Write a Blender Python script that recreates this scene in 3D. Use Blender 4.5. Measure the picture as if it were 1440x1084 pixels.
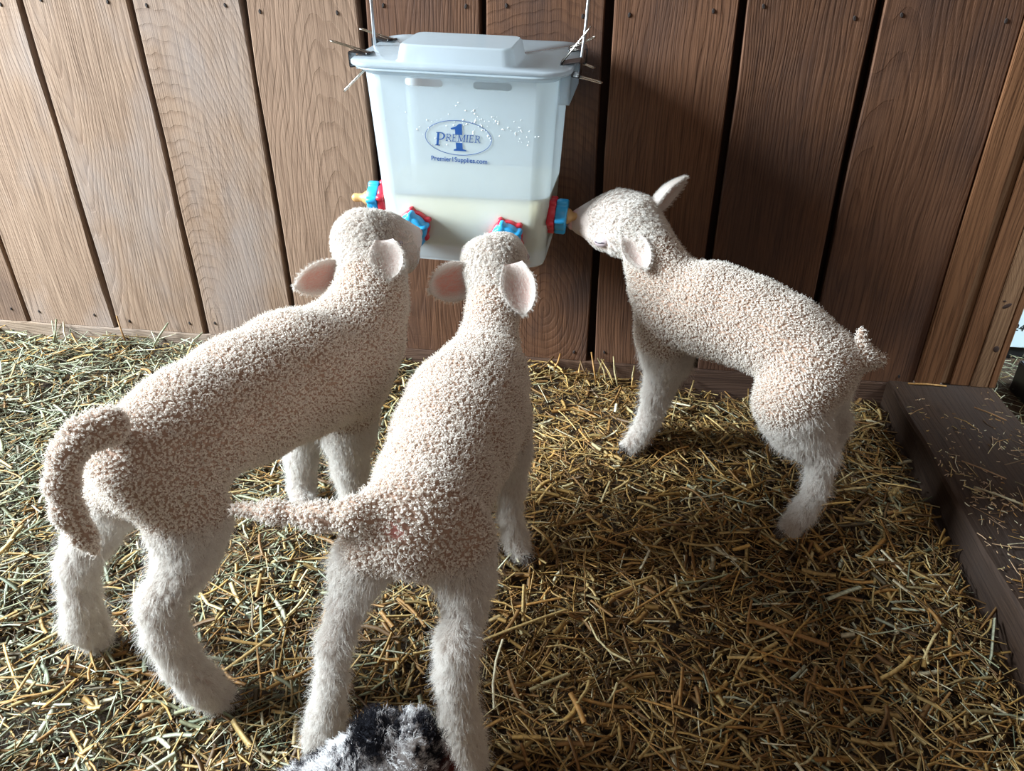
import bpy, bmesh, math, random
import numpy as np
from mathutils import Vector, Matrix

random.seed(7)
RNG = np.random.RandomState(7)
SC = bpy.context.scene
COL = SC.collection
for o in list(bpy.data.objects):
    bpy.data.objects.remove(o)

# ------------------------------------------------------------------ camera, world, light, exposure
cam_d = bpy.data.cameras.new('camera')
cam_d.sensor_fit = 'HORIZONTAL'
cam_d.sensor_width = 36.0
cam_d.lens = 1083.0 / 1440.0 * 36.0
cam_d.clip_start = 0.02
cam = bpy.data.objects.new('camera', cam_d)
COL.objects.link(cam)
PITCH, YAW, ROLL = 0.5350, -0.1549, -0.0040
F = Vector((math.sin(YAW) * math.cos(PITCH), math.cos(YAW) * math.cos(PITCH), -math.sin(PITCH)))
R = Vector((math.cos(YAW), -math.sin(YAW), 0))
U = R.cross(F)
R2 = R * math.cos(ROLL) + U * math.sin(ROLL)
U2 = -R * math.sin(ROLL) + U * math.cos(ROLL)
cam.matrix_world = Matrix(((R2.x, U2.x, -F.x, 0.2411), (R2.y, U2.y, -F.y, -1.2564), (R2.z, U2.z, -F.z, 0.6881), (0, 0, 0, 1)))
SC.camera = cam

SC.view_settings.view_transform = 'Standard'
SC.view_settings.look = 'None'
SC.view_settings.gamma = 1.0
SC.view_settings.use_curve_mapping = False
SC.view_settings.exposure = 0.0

world = bpy.data.worlds.new('barn_daylight')
SC.world = world
world.use_nodes = True
bg = world.node_tree.nodes['Background']
bg.inputs['Color'].default_value = (0.96, 0.80, 0.68, 1)
bg.inputs['Strength'].default_value = 0.17


def area(name, loc, target, sx, sy, power, color):
    d = bpy.data.lights.new(name, 'AREA')
    d.shape = 'RECTANGLE'
    d.size, d.size_y = sx, sy
    d.energy = power
    d.color = color
    o = bpy.data.objects.new(name, d)
    COL.objects.link(o)
    o.location = loc
    o.rotation_euler = (Vector(target) - Vector(loc)).to_track_quat('-Z', 'Y').to_euler()
    return o


area('barn_door_daylight', (-2.4, -0.80, 1.45), (0.0, -0.40, 0.15), 1.1, 1.2, 430.0, (0.80, 0.93, 1.0))
area('far_opening_daylight', (0.9, -2.6, 1.9), (0.2, -0.3, 0.1), 1.6, 1.2, 7.0, (1.0, 0.88, 0.76))

# ------------------------------------------------------------------ helpers


def link(name, me, parent=None, loc=None, rot=None):
    o = bpy.data.objects.new(name, me)
    COL.objects.link(o)
    if parent is not None:
        o.parent = parent
    if loc is not None:
        o.location = loc
    if rot is not None:
        o.rotation_euler = rot
    return o


def tag(o, label=None, cat=None, group=None, kind=None):
    if label:
        o['label'] = label
    if cat:
        o['category'] = cat
    if group:
        o['group'] = group
    if kind:
        o['kind'] = kind
    return o


def empty(name, loc=(0, 0, 0), rot=(0, 0, 0)):
    o = bpy.data.objects.new(name, None)
    o.empty_display_size = 0.05
    COL.objects.link(o)
    o.location = loc
    o.rotation_euler = rot
    return o


def mesh_np(name, verts, faces, mats=(), smooth=True, mat_index=None):
    """faces: (n,3) or (n,4) int array"""
    verts = np.asarray(verts, np.float32)
    faces = np.asarray(faces, np.int32)
    me = bpy.data.meshes.new(name)
    k = faces.shape[1]
    me.vertices.add(len(verts))
    me.vertices.foreach_set('co', verts.ravel())
    me.loops.add(faces.size)
    me.loops.foreach_set('vertex_index', faces.ravel())
    me.polygons.add(len(faces))
    me.polygons.foreach_set('loop_start', np.arange(0, faces.size, k, dtype=np.int32))
    me.polygons.foreach_set('loop_total', np.full(len(faces), k, np.int32))
    for m in mats:
        me.materials.append(m)
    if mat_index is not None:
        me.polygons.foreach_set('material_index', np.asarray(mat_index, np.int32))
    me.update(calc_edges=True)
    me.validate()
    me.polygons.foreach_set('use_smooth', np.full(len(me.polygons), smooth, bool))
    return me


def bm_mesh(name, bm, mats, smooth=False):
    me = bpy.data.meshes.new(name)
    bm.normal_update()
    bm.to_mesh(me)
    bm.free()
    for m in (mats if isinstance(mats, (list, tuple)) else [mats]):
        me.materials.append(m)
    if smooth:
        me.polygons.foreach_set('use_smooth', np.full(len(me.polygons), True, bool))
    return me


def bm_box(bm, x0, x1, y0, y1, z0, z1, bev=0.0, M=None):
    r = bmesh.ops.create_cube(bm, size=1.0)
    vs = r['verts']
    for v in vs:
        v.co = Vector(((x0 + x1) / 2 + v.co.x * (x1 - x0), (y0 + y1) / 2 + v.co.y * (y1 - y0), (z0 + z1) / 2 + v.co.z * (z1 - z0)))
    if bev > 0:
        es = list({e for v in vs for e in v.link_edges})
        rr = bmesh.ops.bevel(bm, geom=es, offset=bev, segments=2, affect='EDGES')
        vs = list({v for f in rr['faces'] for v in f.verts} | {v for v in vs if v.is_valid})
    if M is not None:
        for v in vs:
            v.co = M @ v.co
    return vs


def tube_mesh(pts, rad, n=8, closed=False, caps=True):
    """tube along a polyline -> verts, quads (numpy)"""
    P = np.asarray(pts, float)
    m = len(P)
    rad = np.broadcast_to(np.asarray(rad, float), (m,))
    T = np.gradient(P, axis=0)
    if closed:
        T = np.roll(P, -1, 0) - np.roll(P, 1, 0)
    T /= np.linalg.norm(T, axis=1)[:, None] + 1e-12
    ref = np.array([0.0, 0.0, 1.0]) if abs(T[0, 2]) < 0.9 else np.array([1.0, 0, 0])
    V = []
    for i in range(m):
        a = np.cross(T[i], ref)
        a /= np.linalg.norm(a) + 1e-12
        b = np.cross(T[i], a)
        ref = -np.cross(T[i], a) if False else ref
        for k in range(n):
            t = 2 * math.pi * k / n
            V.append(P[i] + rad[i] * (a * math.cos(t) + b * math.sin(t)))
    Q = []
    mm = m if closed else m - 1
    for i in range(mm):
        j = (i + 1) % m
        for k in range(n):
            l = (k + 1) % n
            Q.append((i * n + k, i * n + l, j * n + l, j * n + k))
    if caps and not closed:
        for i, s in ((0, 1), (m - 1, -1)):
            V.append(P[i])
            c = len(V) - 1
            for k in range(0, n, 2):
                q = (c, i * n + (k + 2) % n, i * n + k + 1, i * n + k)
                Q.append(q if s > 0 else q[::-1])
    return np.array(V), np.array(Q)


def tube_obj(name, pts, rad, mat, parent=None, n=8, closed=False):
    v, q = tube_mesh(pts, rad, n, closed)
    return link(name, mesh_np(name, v, q, [mat]), parent)


# ------------------------------------------------------------------ materials


class NT:
    def __init__(self, name):
        self.m = bpy.data.materials.new(name)
        self.m.use_nodes = True
        self.t = self.m.node_tree
        self.t.nodes.clear()
        self.out = self.t.nodes.new('ShaderNodeOutputMaterial')

    def n(self, kind, **kw):
        nd = self.t.nodes.new('ShaderNode' + kind)
        for k, v in kw.items():
            if k in nd.inputs:
                self.set(nd.inputs[k], v)
            else:
                setattr(nd, k, v)
        return nd

    def set(self, sock, v):
        if hasattr(v, 'links') or isinstance(v, bpy.types.NodeSocket):
            self.t.links.new(v, sock)
        else:
            if isinstance(v, (tuple, list)) and len(v) == 3 and sock.type == 'RGBA':
                v = (*v, 1)
            sock.default_value = v

    def math(self, op, a, b=0.0, c=None, clamp=False):
        nd = self.t.nodes.new('ShaderNodeMath')
        nd.operation = op
        nd.use_clamp = clamp
        self.set(nd.inputs[0], a)
        self.set(nd.inputs[1], b)
        if c is not None:
            self.set(nd.inputs[2], c)
        return nd.outputs[0]

    def mix(self, f, a, b, blend='MIX'):
        nd = self.t.nodes.new('ShaderNodeMix')
        nd.data_type = 'RGBA'
        nd.blend_type = blend
        self.set(nd.inputs[0], f)
        self.set(nd.inputs[6], a)
        self.set(nd.inputs[7], b)
        return nd.outputs[2]

    def ramp(self, f, stops):
        nd = self.t.nodes.new('ShaderNodeValToRGB')
        e = nd.color_ramp.elements
        while len(e) > 1:
            e.remove(e[-1])
        e[0].position = stops[0][0]
        c = stops[0][1]
        e[0].color = (*c, 1) if not isinstance(c, (int, float)) else (c, c, c, 1)
        for p, c in stops[1:]:
            x = e.new(p)
            x.color = (*c, 1) if not isinstance(c, (int, float)) else (c, c, c, 1)
        self.set(nd.inputs[0], f)
        return nd.outputs[0]

    def noise(self, vec, scale, detail=2.0, rough=0.5, dist=0.0):
        nd = self.n('TexNoise', Scale=scale, Detail=detail, Roughness=rough, Distortion=dist)
        if vec is not None:
            self.set(nd.inputs['Vector'], vec)
        return nd.outputs[0]

    def mapping(self, vec, loc=(0, 0, 0), scale=(1, 1, 1), rot=(0, 0, 0)):
        nd = self.n('Mapping')
        self.set(nd.inputs['Vector'], vec)
        nd.inputs['Location'].default_value = loc
        nd.inputs['Rotation'].default_value = rot
        nd.inputs['Scale'].default_value = scale
        return nd.outputs[0]

    def bump(self, h, strength=0.5, dist=0.002, normal=None):
        nd = self.n('Bump', Strength=strength, Distance=dist)
        self.set(nd.inputs['Height'], h)
        if normal is not None:
            self.set(nd.inputs['Normal'], normal)
        return nd.outputs[0]

    def done(self, sh):
        self.t.links.new(sh, self.out.inputs[0])
        return self.m


def plain(name, col, rough=0.5, metallic=0.0, spec=0.5, bump=None, vary=0.12, scale=60, coat=0.0):
    n = NT(name)
    co = n.n('TexCoord').outputs['Object']
    nz = n.noise(co, scale, 3)
    c = n.mix(n.math('MULTIPLY', nz, vary * 2, clamp=True), col, tuple(x * 0.55 for x in col))
    p = n.n('BsdfPrincipled', Roughness=rough, Metallic=metallic)
    n.set(p.inputs['Base Color'], c)
    p.inputs['Specular IOR Level'].default_value = spec
    p.inputs['Coat Weight'].default_value = coat
    if bump:
        n.set(p.inputs['Normal'], n.bump(n.noise(co, bump[0], 3), bump[1], 0.001))
    return n.done(p.outputs[0])


def wood(name, light, dark, seed, cx, cz, axis='z', ring=55.0, stain=None, stain_amt=0.5, grain=1.0, rough=0.75, squash=0.10, saw=0.6):
    """sawn board: stretched rings give straight grain or cathedrals, fibres and saw marks give relief"""
    n = NT(name)
    co = n.n('TexCoord').outputs['Object']
    if axis == 'x':
        co = n.mapping(co, rot=(0, math.pi / 2, 0))
    elif axis == 'y':
        co = n.mapping(co, rot=(math.pi / 2, 0, 0))
    s = seed * 3.17
    warp = n.noise(n.mapping(co, (s, s * 0.7, -s), (5, 5, 1.3)), 1.0, 3)
    warp2 = n.noise(n.mapping(co, (-s, s * 0.3, s), (30, 30, 4)), 1.0, 2)
    sep = n.n('SeparateXYZ')
    n.set(sep.inputs[0], co)
    wx = n.math('ADD', n.math('SUBTRACT', sep.outputs[0], cx), n.math('MULTIPLY', n.math('SUBTRACT', warp, 0.5), 0.16))
    wz = n.math('MULTIPLY', n.math('SUBTRACT', sep.outputs[2], cz), squash)
    rad = n.math('SQRT', n.math('ADD', n.math('MULTIPLY', wx, wx), n.math('MULTIPLY', wz, wz)))
    rad = n.math('ADD', rad, n.math('MULTIPLY', warp2, 0.012))
    ph = n.math('FRACT', n.math('MULTIPLY', rad, ring))
    line = n.ramp(ph, [(0.0, 0.0), (0.55, 0.15), (0.85, 1.0), (0.97, 0.75), (1.0, 0.0)])
    fib = n.noise(n.mapping(co, (s, 0, 0), (420, 420, 9)), 1.0, 3, 0.6)
    fib2 = n.noise(n.mapping(co, (0, s, 0), (110, 110, 3)), 1.0, 3, 0.6)
    sawn = n.noise(n.mapping(co, (0, 0, s), (4, 4, 230)), 1.0, 2, 0.5)
    sawm = n.noise(n.mapping(co, (s, s, s), (6, 6, 7)), 1.0, 2)
    sawmask = n.ramp(sawm, [(0.45, 0.0), (0.62, 1.0)])
    big = n.noise(n.mapping(co, (s * 2, s, s), (5, 5, 2.6)), 1.0, 4, 0.55)
    f = n.math('ADD', n.math('MULTIPLY', line, 0.32 * grain), n.math('MULTIPLY', n.math('SUBTRACT', fib2, 0.35), 0.9 * grain), clamp=True)
    c = n.mix(f, light, dark)
    c = n.mix(n.ramp(big, [(0.35, 0.0), (0.7, 0.55)]), c, tuple(a * 0.55 + b * 0.45 for a, b in zip(dark, light)))
    c = n.mix(n.math('MULTIPLY', n.ramp(fib, [(0.46, 0.0), (0.66, 1.0)]), 0.7), c, tuple(x * 0.55 for x in dark))
    if stain is not None:
        st = n.noise(n.mapping(co, (s, -s, s * 1.3), (6, 6, 3.5)), 1.0, 4, 0.6)
        c = n.mix(n.math('MULTIPLY', n.ramp(st, [(0.42, 0.0), (0.62, 1.0)]), stain_amt), c, stain)
    h = n.math('ADD', n.math('MULTIPLY', fib, 0.8), n.math('MULTIPLY', n.math('MULTIPLY', sawn, sawmask), saw))
    h = n.math('SUBTRACT', h, n.math('MULTIPLY', line, 0.5))
    p = n.n('BsdfPrincipled', Roughness=rough)
    p.inputs['Specular IOR Level'].default_value = 0.15
    n.set(p.inputs['Base Color'], c)
    n.set(p.inputs['Normal'], n.bump(h, 0.5, 0.0014))
    return n.done(p.outputs[0])


M = {}
M['dark'] = plain('dark_timber', (0.035, 0.014, 0.008), 0.9, bump=(90, 0.4))
M['nail'] = plain('rusty_nail_hole', (0.018, 0.010, 0.008), 0.8)


def straw_mat(name, gloss=0.55):
    n = NT(name)
    a = n.n('Attribute', attribute_name='tint')
    co = n.n('TexCoord').outputs['Object']
    nz = n.noise(co, 260, 2)
    c = n.mix(n.ramp(nz, [(0.35, 0.0), (0.75, 0.6)]), a.outputs['Color'], (0.09, 0.055, 0.025))
    p = n.n('BsdfPrincipled', Roughness=gloss)
    n.set(p.inputs['Base Color'], c)
    p.inputs['Specular IOR Level'].default_value = 0.35
    return n.done(p.outputs[0])


M['straw'] = straw_mat('straw')


def dirt_mat():
    n = NT('trampled_dirt')
    co = n.n('TexCoord').outputs['Object']
    a = n.noise(co, 30, 5, 0.65)
    b = n.noise(co, 240, 4, 0.6)
    c = n.ramp(a, [(0.3, (0.020, 0.011, 0.006)), (0.55, (0.06, 0.034, 0.016)), (0.75, (0.12, 0.070, 0.030))])
    p = n.n('BsdfPrincipled', Roughness=0.95)
    n.set(p.inputs['Base Color'], c)
    n.set(p.inputs['Normal'], n.bump(n.math('ADD', a, b), 0.8, 0.006))
    return n.done(p.outputs[0])


M['dirt'] = dirt_mat()


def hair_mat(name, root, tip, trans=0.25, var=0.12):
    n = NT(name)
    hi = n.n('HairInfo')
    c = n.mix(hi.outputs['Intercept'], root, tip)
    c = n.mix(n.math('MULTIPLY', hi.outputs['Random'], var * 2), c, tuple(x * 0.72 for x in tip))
    d = n.n('BsdfDiffuse')
    n.set(d.inputs[0], c)
    t = n.n('BsdfTranslucent')
    n.set(t.inputs[0], c)
    m = n.n('MixShader', Fac=trans)
    n.set(m.inputs[1], d.outputs[0])
    n.set(m.inputs[2], t.outputs[0])
    g = n.n('BsdfGlossy', Roughness=0.45)
    m2 = n.n('MixShader', Fac=0.04)
    n.set(m2.inputs[1], m.outputs[0])
    n.set(m2.inputs[2], g.outputs[0])
    return n.done(m2.outputs[0])


M['fleece'] = hair_mat('white_fleece', (0.46, 0.34, 0.27), (0.90, 0.84, 0.77))  # browner roots: stained wool, with crevice shade put into the colour too
M['fur'] = hair_mat('white_leg_hair', (0.62, 0.54, 0.49), (0.90, 0.86, 0.81), 0.3)


def skin_mat():
    n = NT('lamb_skin')
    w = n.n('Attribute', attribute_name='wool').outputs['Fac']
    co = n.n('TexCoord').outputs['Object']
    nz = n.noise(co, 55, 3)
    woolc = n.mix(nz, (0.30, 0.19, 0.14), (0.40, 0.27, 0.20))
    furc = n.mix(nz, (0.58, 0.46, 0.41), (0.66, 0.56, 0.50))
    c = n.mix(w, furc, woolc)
    pk = n.n('Attribute', attribute_name='pink').outputs['Fac']
    c = n.mix(pk, c, (0.58, 0.24, 0.22))
    p = n.n('BsdfPrincipled', Roughness=0.7)
    p.inputs['Specular IOR Level'].default_value = 0.2
    n.set(p.inputs['Base Color'], c)
    n.set(p.inputs['Normal'], n.bump(n.noise(co, 420, 2), 0.5, 0.002))
    return n.done(p.outputs[0])


M['skin'] = skin_mat()


def ear_mat():
    n = NT('lamb_ear')
    co = n.n('TexCoord').outputs['Object']
    nz = n.noise(co, 90, 3)
    pk = n.n('Attribute', attribute_name='pink').outputs['Fac']
    c = n.mix(nz, (0.76, 0.66, 0.61), (0.84, 0.77, 0.73))
    c = n.mix(pk, c, n.mix(nz, (0.60, 0.25, 0.19), (0.74, 0.43, 0.37)))
    p = n.n('BsdfPrincipled', Roughness=0.65)
    p.inputs['Specular IOR Level'].default_value = 0.2
    n.set(p.inputs['Base Color'], c)
    t = n.n('BsdfTranslucent')
    t.inputs[0].default_value = (0.85, 0.38, 0.28, 1)
    m = n.n('MixShader')
    n.set(m.inputs[0], n.math('ADD', n.math('MULTIPLY', pk, 0.22), 0.10))
    n.set(m.inputs[1], p.outputs[0])
    n.set(m.inputs[2], t.outputs[0])
    return n.done(m.outputs[0])


M['ear'] = ear_mat()
M['hoof'] = plain('dark_hoof', (0.07, 0.05, 0.04), 0.55, bump=(120, 0.3))
M['eye'] = plain('dark_lamb_eye', (0.05, 0.04, 0.05), 0.15)
M['lid'] = plain('pinkish_eyelid', (0.42, 0.33, 0.34), 0.6)
M['nose'] = plain('pink_nose', (0.62, 0.36, 0.34), 0.45)
M['red'] = plain('red_plastic', (0.56, 0.022, 0.045), 0.35, vary=0.05)
M['blue'] = plain('blue_plastic', (0.02, 0.33, 0.68), 0.35, vary=0.05)
M['print'] = plain('blue_ink', (0.015, 0.09, 0.34), 0.5, vary=0.04)
M['steel'] = plain('galvanised_steel', (0.60, 0.62, 0.65), 0.35, 1.0)
M['nickel'] = plain('nickel_wire', (0.62, 0.57, 0.50), 0.25, 1.0)
M['black'] = plain('black_enamel', (0.012, 0.012, 0.014), 0.3)


def teat_mat():
    n = NT('amber_rubber')
    p = n.n('BsdfPrincipled', Roughness=0.3)
    p.inputs['Base Color'].default_value = (0.66, 0.40, 0.17, 1)
    t = n.n('BsdfTranslucent')
    t.inputs[0].default_value = (0.8, 0.5, 0.22, 1)
    m = n.n('MixShader', Fac=0.3)
    n.set(m.inputs[1], p.outputs[0])
    n.set(m.inputs[2], t.outputs[0])
    return n.done(m.outputs[0])


M['teat'] = teat_mat()


def milky_plastic(name, tint, clear, through=0.55):
    n = NT(name)
    co = n.n('TexCoord').outputs['Object']
    nz = n.noise(n.mapping(co, scale=(1, 1, 0.5)), 14, 4)
    tr = n.n('BsdfTransparent')
    tr.inputs[0].default_value = (0.93, 0.96, 0.98, 1)
    d = n.n('BsdfDiffuse')
    d.inputs[0].default_value = (*tint, 1)
    tl = n.n('BsdfTranslucent')
    tl.inputs[0].default_value = (*tint, 1)
    dm = n.n('MixShader', Fac=through)
    n.set(dm.inputs[1], d.outputs[0])
    n.set(dm.inputs[2], tl.outputs[0])
    m = n.n('MixShader')
    n.set(m.inputs[0], n.math('ADD', n.math('MULTIPLY', n.math('SUBTRACT', nz, 0.5), 0.12), 1.0 - clear, clamp=True))
    n.set(m.inputs[1], tr.outputs[0])
    n.set(m.inputs[2], dm.outputs[0])
    g = n.n('BsdfGlossy', Roughness=0.22)
    fr = n.n('Fresnel', IOR=1.45)
    n.set(fr.inputs['Normal'], n.bump(nz, 0.2, 0.002))
    m2 = n.n('MixShader')
    n.set(m2.inputs[0], n.math('MULTIPLY', fr.outputs[0], 0.8))
    n.set(m2.inputs[1], m.outputs[0])
    n.set(m2.inputs[2], g.outputs[0])
    return n.done(m2.outputs[0])


M['bucket'] = milky_plastic('translucent_white_plastic', (0.83, 0.925, 0.99), 0.16, 0.62)
M['lidp'] = milky_plastic('translucent_lid_plastic', (0.74, 0.81, 0.87), 0.18, 0.62)
M['drop'] = plain('white_splash', (0.92, 0.95, 0.98), 0.15, vary=0.02)


def milk_mat():
    n = NT('cream_milk')
    p = n.n('BsdfPrincipled', Roughness=0.3)
    p.inputs['Base Color'].default_value = (0.96, 0.82, 0.55, 1)
    return n.done(p.outputs[0])


M['milk'] = milk_mat()

# ------------------------------------------------------------------ setting: back wall of upright planks


def noise1(k, n, amp):
    """smooth random wobble of n samples"""
    r = np.random.RandomState(k).randn(n // 3 + 4)
    x = np.linspace(0, len(r) - 1.001, n)
    i = x.astype(int)
    f = x - i
    f = f * f * (3 - 2 * f)
    return amp * (r[i] * (1 - f) + r[i + 1] * f)


def plank_mesh(name, w, h, t, seed, mat, nz=28):
    """upright board, local x 0..w, z 0..h, front face at y=0, back at y=t, slightly wavy edges"""
    z = np.linspace(0, h, nz)
    l = noise1(seed, nz, 0.0012)
    r = w + noise1(seed + 50, nz, 0.0012)
    c = 0.0018
    V = []
    for i in range(nz):
        V += [(l[i], c, z[i]), (l[i] + c, 0, z[i]), (r[i] - c, 0, z[i]), (r[i], c, z[i]), (r[i], t, z[i]), (l[i], t, z[i])]
    Fq = []
    for i in range(nz - 1):
        for k in range(6):
            a, b = i * 6 + k, i * 6 + (k + 1) % 6
            Fq.append((a, b, b + 6, a + 6))
    for b, s in ((0, 1), ((nz - 1) * 6, -1)):
        for q in ((0, 5, 4, 3), (0, 3, 2, 1)):
            q = tuple(b + k for k in q)
            Fq.append(q if s > 0 else q[::-1])
    return mesh_np(name, V, Fq, [mat], smooth=False)


bm = bmesh.new()
bm_box(bm, -1.6, 0.76, 0.040, 0.065, -0.06, 1.5)
wall = link('wall_back', bm_mesh('wall_back', bm, M['dark']))
tag(wall, 'back wall of upright rough-sawn brown planks behind the feeder', kind='structure')

nail_bm = bmesh.new()
bmesh.ops.create_cone(nail_bm, cap_ends=True, segments=8, radius1=0.0026, radius2=0.0016, depth=0.003, matrix=Matrix.Rotation(math.pi / 2, 4, 'X'))
for v in nail_bm.verts:
    v.co.z *= 1.7
nail_me = bm_mesh('nail', nail_bm, M['nail'])

# board: (left edge, right edge, light, dark, stain, stain amount, ring centre x, z, squash)
TAN, TANL, TAND = (0.28, 0.180, 0.124), (0.305, 0.207, 0.147), (0.13, 0.072, 0.045)
BRN, BRD = (0.165, 0.078, 0.043), (0.058, 0.025, 0.014)
GREY = (0.24, 0.20, 0.185)
BLK = (0.045, 0.030, 0.028)
gaps = [-1.148, -0.956, -0.7615, -0.567, -0.377, -0.1855, 0.003, 0.191, 0.381, 0.566, 0.760]
gw = [0.010, 0.007, 0.0095, 0.0095, 0.008, 0.013, 0.010, 0.013, 0.0125, 0.0115, 0.007]
boards = [
    (TAN, TAND, BLK, 0.6, 0.10, 0.2, 0.10),
    (TANL, TAND, GREY, 0.5, 0.22, 0.1, 0.06),
    (TANL, TAND, GREY, 0.5, 0.02, 0.75, 0.10),
    (TANL, TAND, GREY, 0.55, 0.02, 0.03, 0.35),
    (TAN, TAND, None, 0.0, 0.13, -0.05, 0.16),
    (BRN, BRD, BLK, 0.35, 0.05, 0.9, 0.08),
    (BRN, BRD, BLK, 0.75, 0.10, 0.1, 0.5),
    (tuple(x * 1.12 for x in BRN), BRD, BLK, 0.35, 0.30, 0.5, 0.05),
    (BRN, BRD, BLK, 0.55, -0.10, 0.4, 0.05),
    (tuple(x * 1.05 for x in BRN), BRD, BLK, 0.5, 0.03, 0.25, 0.12),
]
WALL_H = 1.45
for i, (li, da, st, sa, cx, cz, sq) in enumerate(boards):
    x0 = gaps[i] + gw[i] / 2
    x1 = gaps[i + 1] - gw[i + 1] / 2
    m = wood('plank_wood', li, da, i + 1, cx, cz, stain=st, stain_amt=sa, squash=sq, ring=125 + 25 * (i % 3))
    p = link('plank', plank_mesh('plank', x1 - x0, WALL_H, 0.022, 11 * i + 3, m), wall, (x0, 0, 0.0))
    w = x1 - x0
    rr = random.Random(i)
    for zz in (0.585, 0.020, 1.15):
        for xx in (0.026, w - 0.028):
            nx = xx + rr.uniform(-.008, .008)
            link('nail', nail_me, p, (nx, -0.0002, zz + rr.uniform(-.008, .008)), (0, rr.uniform(-.4, .4), 0))

# ledger board under the planks
for k, (xa, xb, li, da) in enumerate([(-1.6, -0.345, (0.31, 0.225, 0.165), (0.15, 0.095, 0.06)), (-0.343, 0.757, (0.15, 0.085, 0.055), (0.07, 0.035, 0.022))]):
    bm = bmesh.new()
    bm_box(bm, xa, xb, -0.004, 0.036, -0.085, -0.001, 0.0015)
    sill = link('trim_%d' % (k + 1), bm_mesh('trim', bm, wood('sill_wood', li, da, 31 + k, 0.3, 0.01, axis='x', ring=150, stain=GREY if k == 0 else BLK, stain_amt=0.4, squash=0.03)))
    tag(sill, ['pale ledger board along the foot of the tan planks', 'brown ledger board along the foot of the dark planks'][k], kind='structure')

# ------------------------------------------------------------------ corner post on the right: studs fastened side by side
OR, ORD = (0.23, 0.108, 0.052), (0.085, 0.034, 0.016)
PALE, PALED = (0.27, 0.155, 0.085), (0.12, 0.055, 0.028)
post = empty('corner_post', (0.757, 0, 0.0))
tag(post, 'orange-brown corner post of studs fastened side by side beside the last plank', 'post')
studs = [(0.000, 0.041, -0.006, OR, ORD, 0.2, 0.3, 0.02, 95), (0.0415, 0.058, 0.002, PALE, PALED, 0.01, 0.5, 0.1, 120),
         (0.0585, 0.090, -0.002, OR, ORD, -0.2, 0.4, 0.02, 130), (0.0905, 0.119, -0.004, PALE, PALED, 0.035, 0.13, 0.45, 210),
         (0.1195, 0.131, -0.004, OR, ORD, 0.3, 0.3, 0.02, 120)]
for k, (a, b, yy, li, da, cx, cz, sq, ring) in enumerate(studs):
    m = wood('stud_wood', li, da, 41 + k, cx, cz, squash=sq, ring=ring, grain=1.15, saw=0.15, rough=0.55)
    bm = bmesh.new()
    bm_box(bm, a, b, yy, 0.09, 0.004, WALL_H, 0.0012)
    st = link('stud', bm_mesh('stud', bm, m), post)
    if k == 3:
        for (kx, kz, kw, kh, ang) in ((0.104, 0.158, 0.0075, 0.0035, 0.6), (0.111, 0.079, 0.0045, 0.006, 0.2), (0.098, 0.166, 0.003, 0.0016, 0.0)):
            kb = bmesh.new()
            bmesh.ops.create_uvsphere(kb, u_segments=12, v_segments=8, radius=1.0)
            for v in kb.verts:
                x, z = v.co.x * kw, v.co.z * kh
                v.co = Vector((kx + x * math.cos(ang) - z * math.sin(ang), yy + v.co.y * 0.0008, kz + x * math.sin(ang) + z * math.cos(ang)))
            link('knot', bm_mesh('knot', kb, M['dark'], True), st)

# ------------------------------------------------------------------ kick beam running towards the viewer on the right
m_beam = wood('beam_wood', (0.062, 0.036, 0.023), (0.026, 0.014, 0.010), 61, 0.05, 0.0, axis='y', ring=110, stain=(0.045, 0.034, 0.030), stain_amt=0.6, squash=0.05)
bm = bmesh.new()
NY = 30
ys = np.linspace(-0.002, -1.45, NY)
prof = [(0.0, -0.12), (0.0, -0.004), (0.004, 0.0), (0.172, 0.0), (0.176, -0.004), (0.176, -0.12)]
rings_ = []
wob = noise1(5, NY, 0.0014)
wob2 = noise1(6, NY, 0.0012)
for i, y in enumerate(ys):
    top = 0.004 + 0.018 * min(1.0, -y / 0.55)
    rings_.append([bm.verts.new((0.711 + px + (wob[i] if px < .1 else 0), y, top + pz + wob2[i] * (pz > -.1))) for px, pz in prof])
for i in range(NY - 1):
    for k in range(len(prof)):
        l = (k + 1) % len(prof)
        bm.faces.new((rings_[i][k], rings_[i + 1][k], rings_[i + 1][l], rings_[i][l]))
bm.faces.new(rings_[0])
bm.faces.new(rings_[-1][::-1])
bmesh.ops.recalc_face_normals(bm, faces=bm.faces[:])
beam = link('floor_beam', bm_mesh('floor_beam', bm, m_beam))
tag(beam, 'dark weathered timber beam edging the straw on the right', 'beam')


def beam_top(y):
    return 0.004 + 0.018 * min(1.0, -y / 0.55)


# ------------------------------------------------------------------ floor and straw


def hump(x, y):
    """straw surface height"""
    x = np.asarray(x, float)
    y = np.asarray(y, float)
    h = -0.034 + 0 * x
    h += 0.011 * np.exp(-(((x + 0.75) / 0.45) ** 2 + ((y + 0.02) / 0.16) ** 2))
    h += 0.016 * np.exp(-(((x - 0.17) / 0.13) ** 2 + ((y + 0.03) / 0.09) ** 2))
    h += 0.010 * np.exp(-(((x + 0.1) / 0.3) ** 2 + ((y + 0.02) / 0.10) ** 2))
    h -= 0.018 * np.exp(-(((x - 0.45) / 0.22) ** 2 + ((y + 0.02) / 0.12) ** 2))
    h += 0.010 * np.exp(-(((x + 0.25) / 0.35) ** 2 + ((y + 0.85) / 0.2) ** 2))
    h -= 0.012 * np.exp(-(((x + 0.42) / 0.05) ** 2 + ((y + 0.36) / 0.06) ** 2))
    h += 0.006 * np.sin(9.1 * x + 1.3) * np.sin(7.7 * y + 0.4) + 0.004 * np.sin(23 * x - 11 * y) + 0.003 * np.sin(31 * y + 17 * x + 1)
    return h


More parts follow.
